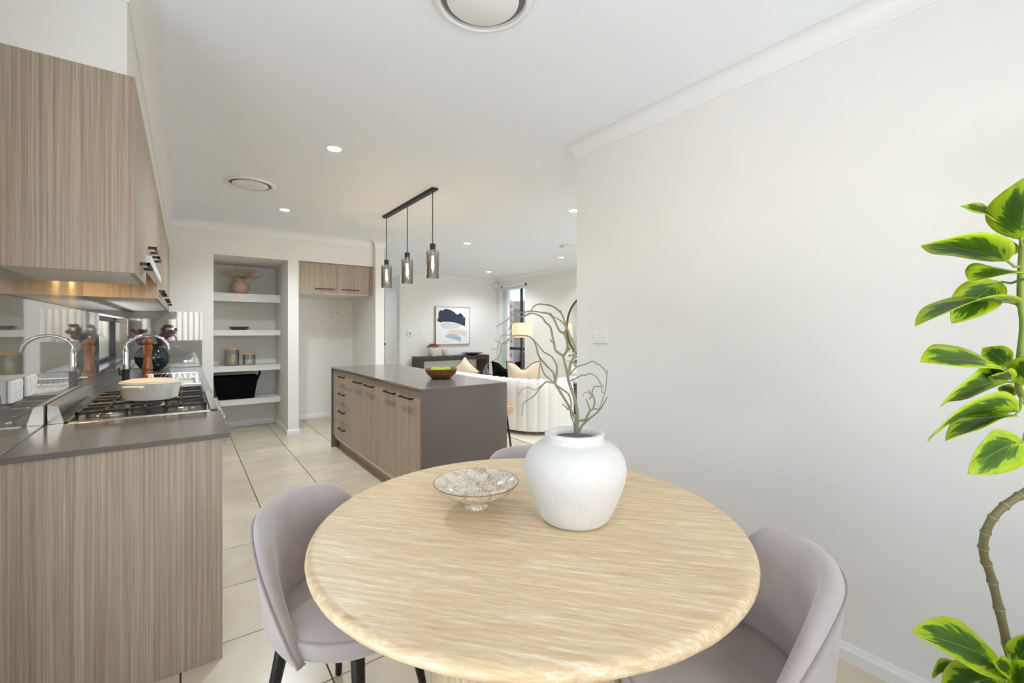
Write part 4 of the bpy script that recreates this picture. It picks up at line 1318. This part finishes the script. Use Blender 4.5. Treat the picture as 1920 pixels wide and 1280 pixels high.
# side table with glass bud vase
st = at(911, 700, 8.2)
t = thing('side_table', 'small round dark timber side table beyond the sofa', 'side table', (st.x, st.y, RUGZ))
obj('table_top', MB().lathe([(0, 0.46), (0.22, 0.46), (0.225, 0.47), (0.22, 0.485), (0, 0.485)], 36, (st.x, st.y)), 'dark_timber', t, smooth=40)
obj('stem', MB().cyl((st.x, st.y), 0.03, 0.03, 0.46, 16), 'dark_timber', t, smooth=40)
obj('foot', MB().lathe([(0, RUGZ), (0.15, RUGZ), (0.15, 0.025), (0.03, 0.045), (0, 0.045)], 28, (st.x, st.y)), 'dark_timber', t, smooth=40)
obj('bud_vase', MB().lathe([(0, 0.0), (0.045, 0.0), (0.055, 0.03), (0.05, 0.09), (0.022, 0.15), (0.02, 0.18), (0.018, 0.18), (0.02, 0.15), (0.045, 0.09), (0.05, 0.03), (0, 0.006)], 24), 'glass_clear', world=False, smooth=60, loc=(st.x, st.y, 0.486),
    label='clear glass bud vase on the side table', cat='vase')

# bar stool at the island
bx_, by_ = 2.195, 3.28
bs = thing('bar_stool', 'tan leather bar stool with thin black legs behind the island', 'bar stool', (bx_, by_, 0))
obj('seat', MB().lathe([(0, 0.575), (0.15, 0.575), (0.178, 0.587), (0.188, 0.62), (0.186, 0.652), (0.178, 0.657), (0.168, 0.635), (0.15, 0.618), (0, 0.61)], 36, (bx_, by_)), 'tan', bs, smooth=50)
for k in range(4):
    a = pi / 4 + k * pi / 2
    obj('leg', MB().tube([(bx_ + 0.12 * cos(a), by_ + 0.12 * sin(a), 0.58), (bx_ + 0.2 * cos(a), by_ + 0.2 * sin(a), 0.0)], 0.009, 8), 'black', bs, smooth=True)
rg = [(bx_ + 0.173 * cos(2 * pi * k / 32), by_ + 0.173 * sin(2 * pi * k / 32), 0.2) for k in range(33)]
obj('footrest', MB().tube(rg, 0.007, 6), 'black', bs, smooth=True)
# ================================================================== DINING
TX, TY, TR, TZ = 0.838, 1.060, 0.615, 0.75
tb = thing('dining_table', 'round travertine pedestal dining table', 'dining table', (TX, TY, 0))
prof = [(0, TZ - 0.036), (TR - 0.03, TZ - 0.036)] + [(TR - 0.018 + 0.018 * cos(radians(a)), TZ - 0.018 + 0.018 * sin(radians(a))) for a in range(-90, 91, 15)] + [(TR - 0.03, TZ), (0, TZ)]
obj('table_top', MB().lathe(prof, 160, (TX, TY), lambda a, z: 1 + (0.0016 * noise.noise(Vector((cos(a) * 14, sin(a) * 14, z * 30)))) if z < TZ - 0.002 else 1), 'travertine', tb, smooth=50)
NF = 72
obj('pedestal', MB().lathe([(0.285, 0.0), (0.285, TZ - 0.036)], NF * 8, (TX, TY), lambda a, z: 1 + 0.018 * abs(sin(NF / 2 * a))),
    streaks('ribbed_travertine', [(0.3, srgb(176, 150, 118)), (0.5, srgb(206, 182, 150)), (0.7, srgb(228, 210, 182))], (60, 60, 3), (160, 160, 10), 0.5), tb, smooth=30)


# chairs: local +X is the front
CTH = radians(94)


def rim_h(th):
    a = abs(th)
    a0 = radians(35)
    if a < a0:
        return 0.753 - 0.012 * (a / a0) ** 2
    k = min(1, (a - a0) / (CTH - a0))
    return 0.741 - (0.741 - 0.39) * k ** 1.6


def chair_shell(th, s):
    """s in 0..1 runs inner bottom -> rim -> outer bottom; th = 0 is the middle of the back"""
    h = rim_h(th)
    k = min(1, abs(th) / CTH)
    tk = 0.058 * (1 - 0.5 * k ** 4)
    zb_in, zb_out = 0.385, 0.365

    def R(z):
        return 0.247 + 0.037 * (z - 0.4) / 0.4
    rt = min(tk / 2, max(0.004, (h - zb_in) * 0.5))
    if s < 0.42:
        q = s / 0.42
        z = zb_in + (h - rt - zb_in) * q
        r = R(z) - tk * (0.9 + 0.12 * sin(pi * q))
    elif s < 0.58:
        a = pi * (s - 0.42) / 0.16
        z = h - rt + rt * sin(a)
        r = R(z) - tk * 0.45 - (tk * 0.45) * cos(a)
    else:
        q = (s - 0.58) / 0.42
        z = (h - rt) + (zb_out - h + rt) * q
        r = R(z) - 0.03 * max(0, (q - 0.7) / 0.3) ** 2
    a = pi + th
    return (r * cos(a), r * sin(a), z)


def make_chair(label, loc, rotz):
    t = thing('dining_chair', label, 'chair', loc, rotz, 'velvet dining chairs round the table')
    m = MB()
    NU, NV = 57, 27
    TH = CTH
    m.grid(lambda u, v: chair_shell(-TH + 2 * TH * u, v), NU, NV)
    m.f.append(tuple(range(NV)))
    m.f.append(tuple((NU - 1) * NV + k for k in range(NV))[::-1])
    for i in range(NU - 1):
        m.f.append((i * NV, i * NV + NV - 1, (i + 1) * NV + NV - 1, (i + 1) * NV))
    bkr = obj('backrest', m, 'velvet', t, world=False, smooth=60)
    pts = [Vector(chair_shell(-TH + 2 * TH * k / 70, 0.575)) * 1.0 for k in range(71)]
    pts = [Vector((p.x * 1.008, p.y * 1.008, p.z)) for p in pts]
    lo = []
    for sgn in (-1, 1):
        lo.append([Vector(chair_shell(sgn * TH, 0.575 + 0.425 * q / 4)) for q in range(1, 5)])
    obj('piping', MB().tube(lo[0][::-1] + pts + lo[1], 0.0042, 6), 'piping', bkr, world=False, smooth=True)
    # seat

    def rs(a, z):
        return 1 + 0.05 * max(0, cos(a)) ** 2
    st_ = MB().lathe([(0, 0.365), (0.19, 0.365), (0.215, 0.374), (0.226, 0.39), (0.228, 0.42), (0.224, 0.432), (0.219, 0.435), (0.205, 0.447), (0.15, 0.459), (0.06, 0.465), (0, 0.466)], 56, (0.012, 0), rs)
    se = obj('seat', st_, 'velvet', t, world=False, smooth=60)
    rr = [(0.012 + 0.224 * (1 + 0.05 * max(0, cos(a)) ** 2) * cos(a), 0.224 * (1 + 0.05 * max(0, cos(a)) ** 2) * sin(a), 0.432) for a in [2 * pi * k / 56 for k in range(57)]]
    obj('seam', MB().tube(rr, 0.003, 6), 'piping', se, world=False, smooth=True)
    for (sx, sy) in ((1, 1), (1, -1), (-1, 1), (-1, -1)):
        obj('leg', MB().tube([(0.13 * sx, 0.13 * sy, 0.372), (0.185 * sx, 0.185 * sy, 0.0)], [0.021, 0.012], 14), 'black_leg', t, world=False, smooth=40)
    return t


c0 = make_chair('grey velvet dining chair at the left of the table, beside the kitchen', (0.434, 1.506, 0), -0.93)
for (x, y, ra, lab) in ((1.125, 0.63, 2.349, 'grey velvet dining chair at the right of the table, beside the plant'), (1.20, 1.50, None, 'grey velvet dining chair on the far side, mostly hidden by the table')):
    copy_tree(c0, None, (x, y, 0), atan2(TY - y, TX - x) if ra is None else ra, lab)

# speckled footed bowl
sm, nt, p = new_mat('speckled_glaze')
tc = nt.nodes.new('ShaderNodeTexCoord')
n1 = nt.nodes.new('ShaderNodeTexNoise')
n1.inputs['Scale'].default_value = 230
n1.inputs['Detail'].default_value = 3
n2 = nt.nodes.new('ShaderNodeTexNoise')
n2.inputs['Scale'].default_value = 30
link(nt, tc.outputs['Object'], n1.inputs['Vector'])
link(nt, tc.outputs['Object'], n2.inputs['Vector'])
mx = nt.nodes.new('ShaderNodeMix')
mx.inputs['Factor'].default_value = 0.35
link(nt, n1.outputs['Fac'], mx.inputs[2])
link(nt, n2.outputs['Fac'], mx.inputs[3])
rp = ramp(nt, [(0.36, srgb(160, 124, 88)), (0.46, srgb(206, 188, 160)), (0.56, srgb(234, 227, 212))])
link(nt, mx.outputs[0], rp.inputs['Fac'])
link(nt, rp.outputs['Color'], p.inputs['Base Color'])
p.inputs['Roughness'].default_value = 0.1
fb = thing('footed_bowl', 'speckled cream footed bowl on the dining table', 'bowl', (0.747, 1.212, TZ))
obj('bowl_body', MB().lathe([(0, 0.024), (0.04, 0.024), (0.08, 0.034), (0.12, 0.06), (0.134, 0.078), (0.132, 0.081), (0.117, 0.067), (0.078, 0.042), (0.03, 0.034), (0, 0.033)], 56), sm, fb, world=False, smooth=50)
obj('rim_line', MB().tube([(0.1335 * cos(2 * pi * k / 56), 0.1335 * sin(2 * pi * k / 56), 0.0795) for k in range(57)], 0.0018, 5), plain('brown_rim_glaze', srgb(150, 108, 74), 0.2), fb, world=False, smooth=True)
obj('foot', MB().lathe([(0, 0), (0.037, 0), (0.039, 0.003), (0.034, 0.018), (0.036, 0.027), (0, 0.027)], 36), sm, fb, world=False, smooth=40)

# white rough vase
VX, VY = 0.935, 0.960
vz = TZ
prof = [(0, 0), (0.085, 0), (0.098, 0.006), (0.112, 0.03), (0.132, 0.075), (0.147, 0.12), (0.152, 0.15), (0.149, 0.175), (0.136, 0.2), (0.112, 0.222), (0.094, 0.23), (0.087, 0.234), (0.085, 0.242), (0.088, 0.25), (0.086, 0.256), (0.078, 0.259), (0.068, 0.256), (0.063, 0.248), (0.063, 0.232), (0.075, 0.21), (0, 0.20)]


def refine(pr, n):
    out = []
    for a, b in zip(pr, pr[1:]):
        for k in range(n):
            out.append((a[0] + (b[0] - a[0]) * k / n, a[1] + (b[1] - a[1]) * k / n))
    return out + [pr[-1]]


def smooth_prof(pr, it=2):
    for _ in range(it):
        q = [pr[0]]
        for a, b in zip(pr, pr[1:]):
            q += [(a[0] * .75 + b[0] * .25, a[1] * .75 + b[1] * .25), (a[0] * .25 + b[0] * .75, a[1] * .25 + b[1] * .75)]
        pr = q + [pr[-1]]
    return pr


vm = MB().lathe(smooth_prof(prof), 120)
nvv = []
for (x, y, z) in vm.v:
    r = sqrt(x * x + y * y)
    if r > 0.06:
        q = Vector((x, y, z))
        d = 0.0022 * noise.noise(q * 28) + 0.0014 * noise.noise(Vector((x, y, z * 2.5)) * 75) + 0.0008 * noise.noise(q * 190)
        x, y = x * (1 + d / r), y * (1 + d / r)
        z = max(0.0, z + 0.3 * d)
    nvv.append((x, y, z))
vm.v = nvv
vs_ = thing('white_vase', 'large rough white clay vase on the dining table', 'vase', (VX, VY, vz + 0.0005))
obj('vase_body', vm, plain('rough_white_clay', srgb(222, 218, 211), 0.7, spec=0.3, bump=0.5, bscale=110), vs_, world=False, smooth=80)
obj('dark_inside', MB().lathe([(0, 0.236), (0.0632, 0.236), (0.0632, 0.239), (0, 0.240)], 40), plain('grey_sand', srgb(112, 110, 106), 0.95, bump=0.6, bscale=150), vs_, world=False)

# bare branches in the vase (points read as photo pixels, given their own true depth)
br = thing('bare_branches', 'pale green bare twisted branches standing in the white vase', 'branches', (VX, VY, vz + 0.226))
bm_ = plain('green_grey_bark', srgb(124, 119, 95), 0.8, var=0.3, vscale=14)
ST = {
    'a': (0.0048, 0.0032, [(1079, 822), (1083, 790), (1082, 770), (1077, 745), (1070, 725), (1066, 713), (1062, 692), (1057, 672), (1056, 667)]),
    'b': (0.0030, 0.0009, [(1056, 667), (1048, 662), (1041, 655), (1039, 643), (1036, 631), (1032, 613), (1022, 603), (1017, 595), (1003, 588), (994, 588), (981, 594), (965, 601), (953, 619)]),
    'b2': (0.0015, 0.0012, [(1039, 643), (1035, 641), (1032, 637), (1031, 636)]),
    'c': (0.0030, 0.0026, [(1056, 667), (1061, 661), (1064, 653), (1063, 639), (1058, 625)]),
    'd': (0.0024, 0.0008, [(1058, 625), (1049, 620), (1044, 610), (1037, 596), (1029, 588), (1017, 586), (1006, 584), (993, 583), (981, 586), (972, 584), (960, 592), (946, 603), (931, 612)]),
    'e': (0.0024, 0.0008, [(1058, 625), (1061, 618), (1060, 610), (1053, 588), (1036, 574), (1022, 571), (1010, 570), (1000, 575), (995, 584), (989, 589), (974, 594), (960, 603)]),
    'e2': (0.0012, 0.0009, [(1053, 588), (1052, 584), (1051, 582)]),
    'f': (0.0032, 0.0010, [(1065, 705), (1068, 692), (1070, 680), (1077, 667), (1079, 656), (1075, 643), (1069, 630), (1065, 618), (1051, 601), (1037, 593), (1032, 586)]),
    'g': (0.0016, 0.0008, [(1067, 702), (1072, 697), (1081, 688), (1100, 682), (1111, 677), (1120, 682), (1128, 687), (1137, 699), (1137, 715), (1135, 732), (1129, 751), (1123, 767)]),
    'g2': (0.0010, 0.0008, [(1137, 699), (1139, 696), (1139, 694)]),
    'h': (0.0042, 0.0012, [(1083, 822), (1087, 806), (1093, 796), (1106, 784), (1123, 770), (1133, 754), (1139, 744)]),
    'i': (0.0034, 0.0014, [(1076, 794), (1085, 789), (1097, 787), (1102, 778), (1107, 770), (1114, 766), (1123, 768)]),
    'j': (0.0018, 0.0009, [(1107, 769), (1103, 759), (1099, 749), (1098, 748)]),
    'k': (0.0018, 0.0008, [(1112, 766), (1115, 753), (1112, 742), (1110, 735), (1114, 725), (1120, 724), (1126, 725), (1130, 722), (1133, 727)]),
    'k2': (0.0016, 0.0012, [(1105, 748), (1110, 741), (1106, 736), (1103, 732)]),
    'k3': (0.0010, 0.0006, [(1108, 738), (1100, 736), (1095, 737), (1093, 744)]),
    'l': (0.0016, 0.0008, [(1068, 714), (1076, 711), (1085, 706), (1092, 703), (1099, 703), (1106, 700), (1118, 706), (1125, 717), (1128, 725), (1129, 735), (1135, 735)]),
    'm': (0.0045, 0.0032, [(1081, 822), (1081, 800), (1080, 787), (1073, 774), (1066, 760), (1052, 737), (1041, 720)]),
    'n': (0.0026, 0.0012, [(1041, 720), (1044, 700), (1044, 686), (1041, 679), (1034, 668), (1020, 660), (1010, 648), (1000, 636)]),
    'o': (0.0026, 0.0007, [(1041, 720), (1039, 703), (1036, 697), (1020, 680), (1010, 667), (1006, 651), (1001, 639), (993, 631), (982, 629), (965, 629), (955, 635), (941, 646), (937, 668), (917, 680), (912, 688)]),
    'p': (0.0022, 0.0009, [(1041, 718), (1027, 708), (1019, 698), (1014, 681), (1010, 667)]),
    'q': (0.0020, 0.0007, [(1041, 718), (1032, 717), (1023, 716), (1009, 732), (999, 744), (982, 755), (980, 770), (978, 780)]),
    'r': (0.0012, 0.0006, [(1023, 717), (1013, 724), (1002, 731), (990, 726), (980, 729), (971, 742)]),
    's': (0.0020, 0.0014, [(1043, 722), (1056, 731), (1066, 739), (1071, 756), (1070, 777), (1076, 794), (1077, 822)]),
    't': (0.0009, 0.0005, [(955, 635), (950, 643), (937, 643), (925, 634)]),
    'u': (0.0009, 0.0005, [(965, 629), (943, 628), (937, 637), (933, 652), (920, 655)]),
    'v': (0.0016, 0.0012, [(1066, 768), (1060, 762), (1054, 757)]),
}
for k, (r0, r1, pts) in ST.items():
    sd = (ord(k[0]) * 7 + len(k)) % 13
    P3 = []
    base_k = {'a': 0, 'm': 0.01, 'h': -0.015, 's': 0.012, 'i': -0.005}.get(k, None)
    for i, (px, py) in enumerate(pts):
        hgt = max(0.0, (822 - py) / 250.0)
        dep = 1.335 + 0.10 * hgt * noise.noise(Vector((px / 70.0, py / 70.0, 0.3))) + 0.05 * hgt * ((1075 - px) / 150.0)
        P3.append(at(px, py, dep))
    # smooth
    Q = []
    for i in range(len(P3) - 1):
        p0, p1, p2, p3 = P3[max(i - 1, 0)], P3[i], P3[i + 1], P3[min(i + 2, len(P3) - 1)]
        for q in range(3):
            tt = q / 3
            Q.append(0.5 * ((2 * p1) + (p2 - p0) * tt + (2 * p0 - 5 * p1 + 4 * p2 - p3) * tt * tt + (3 * p1 - p0 - 3 * p2 + p3) * tt ** 3))
    Q.append(P3[-1])
    n_ = len(Q)
    rad = [(1.12 if r0 > 0.004 else 1.4) * (r0 + (r1 - r0) * i / (n_ - 1)) * (1 + 0.15 * noise.noise(Vector((i * 0.9, sd, 0)))) for i in range(n_)]
    obj('branch', MB().tube(Q, rad, 7), bm_, br, smooth=True)

# ================================================================== RUBBER PLANT
lm, nt, p = new_mat('variegated_leaf')
uvn = nt.nodes.new('ShaderNodeUVMap')
sx = nt.nodes.new('ShaderNodeSeparateXYZ')
link(nt, uvn.outputs[0], sx.inputs[0])
oi = nt.nodes.new('ShaderNodeObjectInfo')


def mth(op, a, b=None, c=None):
    n = nt.nodes.new('ShaderNodeMath')
    n.operation = op
    for i, q in enumerate((a, b, c)):
        if q is None:
            continue
        if isinstance(q, (int, float)):
            n.inputs[i].default_value = q
        else:
            link(nt, q, n.inputs[i])
    return n.outputs[0]


u_ = mth('SUBTRACT', mth('MULTIPLY', sx.outputs[0], 2.0), 1.0)
au = mth('ABSOLUTE', u_)
edge = mth('MAXIMUM', au, mth('ABSOLUTE', mth('SUBTRACT', mth('MULTIPLY', sx.outputs[1], 1.9), 0.95)))
cmb = nt.nodes.new('ShaderNodeCombineXYZ')
link(nt, mth('ADD', mth('MULTIPLY', sx.outputs[1], 9.0), mth('MULTIPLY', au, -4.0)), cmb.inputs[0])
link(nt, mth('MULTIPLY', u_, 2.2), cmb.inputs[1])
link(nt, mth('MULTIPLY', oi.outputs['Random'], 40.0), cmb.inputs[2])
nz = nt.nodes.new('ShaderNodeTexNoise')
nz.inputs['Scale'].default_value = 1.0
nz.inputs['Detail'].default_value = 3
link(nt, cmb.outputs[0], nz.inputs['Vector'])
val = mth('ADD', edge, mth('MULTIPLY', mth('SUBTRACT', nz.outputs['Fac'], 0.5), 1.1))
rp = ramp(nt, [(0.0, srgb(58, 92, 20)), (0.45, srgb(76, 114, 22)), (0.60, srgb(100, 142, 26)), (0.64, srgb(160, 192, 36)), (1.0, srgb(196, 214, 40))])
rp.color_ramp.interpolation = 'LINEAR'
link(nt, val, rp.inputs['Fac'])
vein = mth('LESS_THAN', au, 0.03)
mxv = nt.nodes.new('ShaderNodeMix')
mxv.data_type = 'RGBA'
mxv.inputs['B'].default_value = srgb(128, 160, 70)
link(nt, mth('MULTIPLY', vein, 0.6), mxv.inputs['Factor'])
link(nt, rp.outputs['Color'], mxv.inputs['A'])
link(nt, mxv.outputs['Result'], p.inputs['Base Color'])
p.inputs['Roughness'].default_value = 0.45
p.inputs['Specular IOR Level'].default_value = 0.3
trn = nt.nodes.new('ShaderNodeBsdfTranslucent')
link(nt, mxv.outputs['Result'], trn.inputs[0])
mxs = nt.nodes.new('ShaderNodeMixShader')
mxs.inputs[0].default_value = 0.3
link(nt, p.outputs[0], mxs.inputs[1])
link(nt, trn.outputs[0], mxs.inputs[2])
link(nt, mxs.outputs[0], nt.nodes['Material Output'].inputs[0])

PD = 1.06
pt = at(1912, 1300, PD)
plx, ply = pt.x, pt.y
pot = thing('plant_pot', 'round white planter pot under the rubber plant', 'plant pot', (plx, ply, 0))
obj('pot_body', MB().lathe([(0, 0), (0.12, 0), (0.15, 0.02), (0.17, 0.26), (0.165, 0.28), (0.155, 0.27), (0.15, 0.2), (0, 0.2)], 40, (plx, ply)), 'ceramic_white', pot, smooth=50)
obj('soil', MB().lathe([(0, 0.2), (0.148, 0.2), (0.15, 0.235), (0, 0.24)], 32, (plx, ply)), plain('potting_soil', srgb(58, 44, 34), 0.95, bump=0.8, bscale=80), pot)
pl = thing('rubber_plant', 'tall variegated green rubber plant against the dining wall', 'plant', (plx, ply, 0.235))
tp_ = [(1912, 1300), (1893, 1225), (1873, 1140), (1858, 1080), (1845, 1040), (1846, 1005), (1862, 970), (1890, 943), (1925, 920), (1958, 890), (1975, 850), (1965, 805), (1938, 770), (1915, 740), (1909, 715), (1912, 670), (1918, 610), (1913, 560), (1914, 500), (1918, 440)]
TP = [at(x, y, PD + 0.03 * sin(i * 0.7)) for i, (x, y) in enumerate(tp_)]
TP = [Vector((plx, ply, 0.22)), Vector((plx + 0.005, ply, 0.32))] + TP[0:]
TQ = []
for i in range(len(TP) - 1):
    p0, p1, p2, p3 = TP[max(i - 1, 0)], TP[i], TP[i + 1], TP[min(i + 2, len(TP) - 1)]
    for q in range(5):
        tt = q / 5
        TQ.append(0.5 * ((2 * p1) + (p2 - p0) * tt + (2 * p0 - 5 * p1 + 4 * p2 - p3) * tt * tt + (3 * p1 - p0 - 3 * p2 + p3) * tt ** 3))
TQ.append(TP[-1])
cut = 12 * 5
lowr, upr = TQ[:cut + 1], TQ[cut:]
rad = [(0.0098 - 0.0022 * i / cut) * (1.16 if i % 4 == 0 else 0.97) for i in range(len(lowr))]
tk = obj('trunk', MB().tube(lowr, rad, 12), plain('green_brown_bark', srgb(120, 112, 76), 0.7, var=0.2, vscale=40, bump=0.3, bscale=120), pl, smooth=30)
scar = plain('pale_leaf_scar', srgb(148, 138, 102), 0.7)
for i in range(8, len(lowr) - 2, 4):
    d = (lowr[i + 1] - lowr[i]).normalized()
    obj('leaf_scar', MB().tube([lowr[i] - d * 0.0015, lowr[i] + d * 0.0015], rad[i] * 1.08, 12), scar, tk, smooth=30)
obj('upper_stem', MB().tube(upr, [0.0076 - 0.002 * i / len(upr) for i in range(len(upr))], 12), plain('green_stem_skin', srgb(122, 140, 52), 0.55, var=0.15, vscale=30), pl, smooth=60)

LV = [  # base px, tip px, half width px, bow (px, + = up), depth at base, depth at tip
    ((1913, 450), (1930, 328), 52, 0, 1.05, 1.00), ((1876, 414), (1801, 386), 9, 6, 1.07, 1.10), ((1890, 490), (1727, 460), 27, 8, 1.05, 0.98),
    ((1915, 468), (1850, 474), 15, 6, 1.08, 1.12), ((1930, 512), (1820, 528), 15, 8, 1.02, 0.93), ((1878, 528), (1784, 606), 33, 6, 1.08, 1.10),
    ((1905, 570), (1715, 611), 10, 22, 1.05, 0.99), ((1874, 690), (1726, 678), 22, 10, 1.05, 0.98), ((1890, 688), (1842, 652), 22, 4, 1.09, 1.14),
    ((1912, 722), (1948, 664), 30, 0, 1.03, 0.98), ((1898, 712), (1860, 704), 14, 2, 1.02, 0.98), ((1890, 716), (1764, 762), 19, 12, 1.04, 0.98), ((1908, 736), (1870, 728), 13, 0, 1.08, 1.12),
    ((1912, 770), (1740, 828), 12, 26, 1.05, 0.99), ((1904, 778), (1772, 826), 15, 10, 1.06, 1.06), ((1918, 828), (1815, 888), 33, 10, 1.05, 1.0),
    ((1882, 1246), (1711, 1184), 38, 6, 1.04, 0.98), ((1806, 1246), (1748, 1272), 9, 8, 1.08, 1.10), ((1880, 1270), (1766, 1300), 32, 6, 1.05, 1.0),
    ((1898, 1262), (1862, 1240), 17, 2, 1.0, 0.97), ((1906, 1250), (1936, 1188), 22, 0, 1.05, 1.03), ((1900, 1296), (1960, 1246), 30, 0, 1.0, 0.95), ((1895, 1300), (1850, 1330), 26, 6, 1.0, 0.92)]
view = -FW
for i, (b, tpx, hw, bow, d0, d1) in enumerate(LV):
    B, Tt = at(b[0], b[1], d0), at(tpx[0], tpx[1], d1)
    ax = Tt - B
    L = ax.length
    a_ = ax.normalized()
    c_ = (B + Tt) / 2
    vd = (Vector((0, 0, CAM_H)) - c_).normalized()
    side_v = a_.cross(vd).normalized()       # across the leaf as seen
    w_vis = hw / 835.0 * (d0 + d1) / 2
    w_true = max(w_vis, min(0.23 * L, 0.055))
    ct_ = min(1.0, w_vis / w_true)
    st_ = sqrt(max(0.0, 1 - ct_ * ct_))
    sgn = 1 if i % 2 else -1
    nn = (a_.cross(side_v)).normalized()
    up = Vector((0, 0, 1))
    across = (side_v * ct_ + nn * st_ * (1 if nn.z > 0 else -1) * sgn).normalized()
    nrm = a_.cross(across).normalized()
    if nrm.z < 0:
        nrm = -nrm
    bowv = (up - a_ * up.dot(a_)).normalized() * (bow / 835.0 * (d0 + d1) / 2)
    NU_, NV_ = 9, 17
    vs, uv, fs = [], [], []
    for q in range(NV_):
        v = q / (NV_ - 1)
        wv_ = (sin(pi * v ** 0.85) ** 0.75) * (1 - 0.25 * v ** 4) if 0 < v < 1 else 0.0
        for r in range(NU_):
            u = -1 + 2 * r / (NU_ - 1)
            fold = nrm * (abs(u) ** 1.5 * w_true * wv_ * 0.22)
            wave = nrm * (0.004 * sin(v * 9 + i) * u * wv_)
            P_ = B + ax * v + bowv * (4 * v * (1 - v)) + across * (u * w_true * wv_) + fold + wave
            vs.append(P_)
            uv.append(((u + 1) / 2, v))
    for q in range(NV_ - 1):
        for r in range(NU_ - 1):
            fs.append((q * NU_ + r, q * NU_ + r + 1, (q + 1) * NU_ + r + 1, (q + 1) * NU_ + r))
    off = root_offset(pl)
    me = bpy.data.meshes.new('leaf')
    me.from_pydata([tuple(x - off) for x in vs], [], fs)
    ul = me.uv_layers.new(name='UVMap')
    for lp_ in me.loops:
        ul.data[lp_.index].uv = uv[lp_.vertex_index]
    me.materials.append(lm)
    me.shade_smooth()
    lo_ = bpy.data.objects.new('leaf', me)
    COL.objects.link(lo_)
    lo_.parent = pl
    so_ = lo_.modifiers.new('thickness', 'SOLIDIFY')
    so_.thickness = 0.0012
    # petiole from the trunk
    near = min(TQ, key=lambda q: (q - B).length)
    if (near - B).length > 0.004:
        ml = (near + B) / 2 + Vector((0, 0, -0.006))
        obj('petiole', MB().tube([near, ml, B, B + ax * 0.06 + bowv * 0.2], [0.0035, 0.003, 0.0026, 0.0015], 6), 'petiole' if 'petiole' in MAT else MAT.setdefault('petiole', plain('petiole_green', srgb(130, 150, 62), 0.5)), pl, smooth=True)
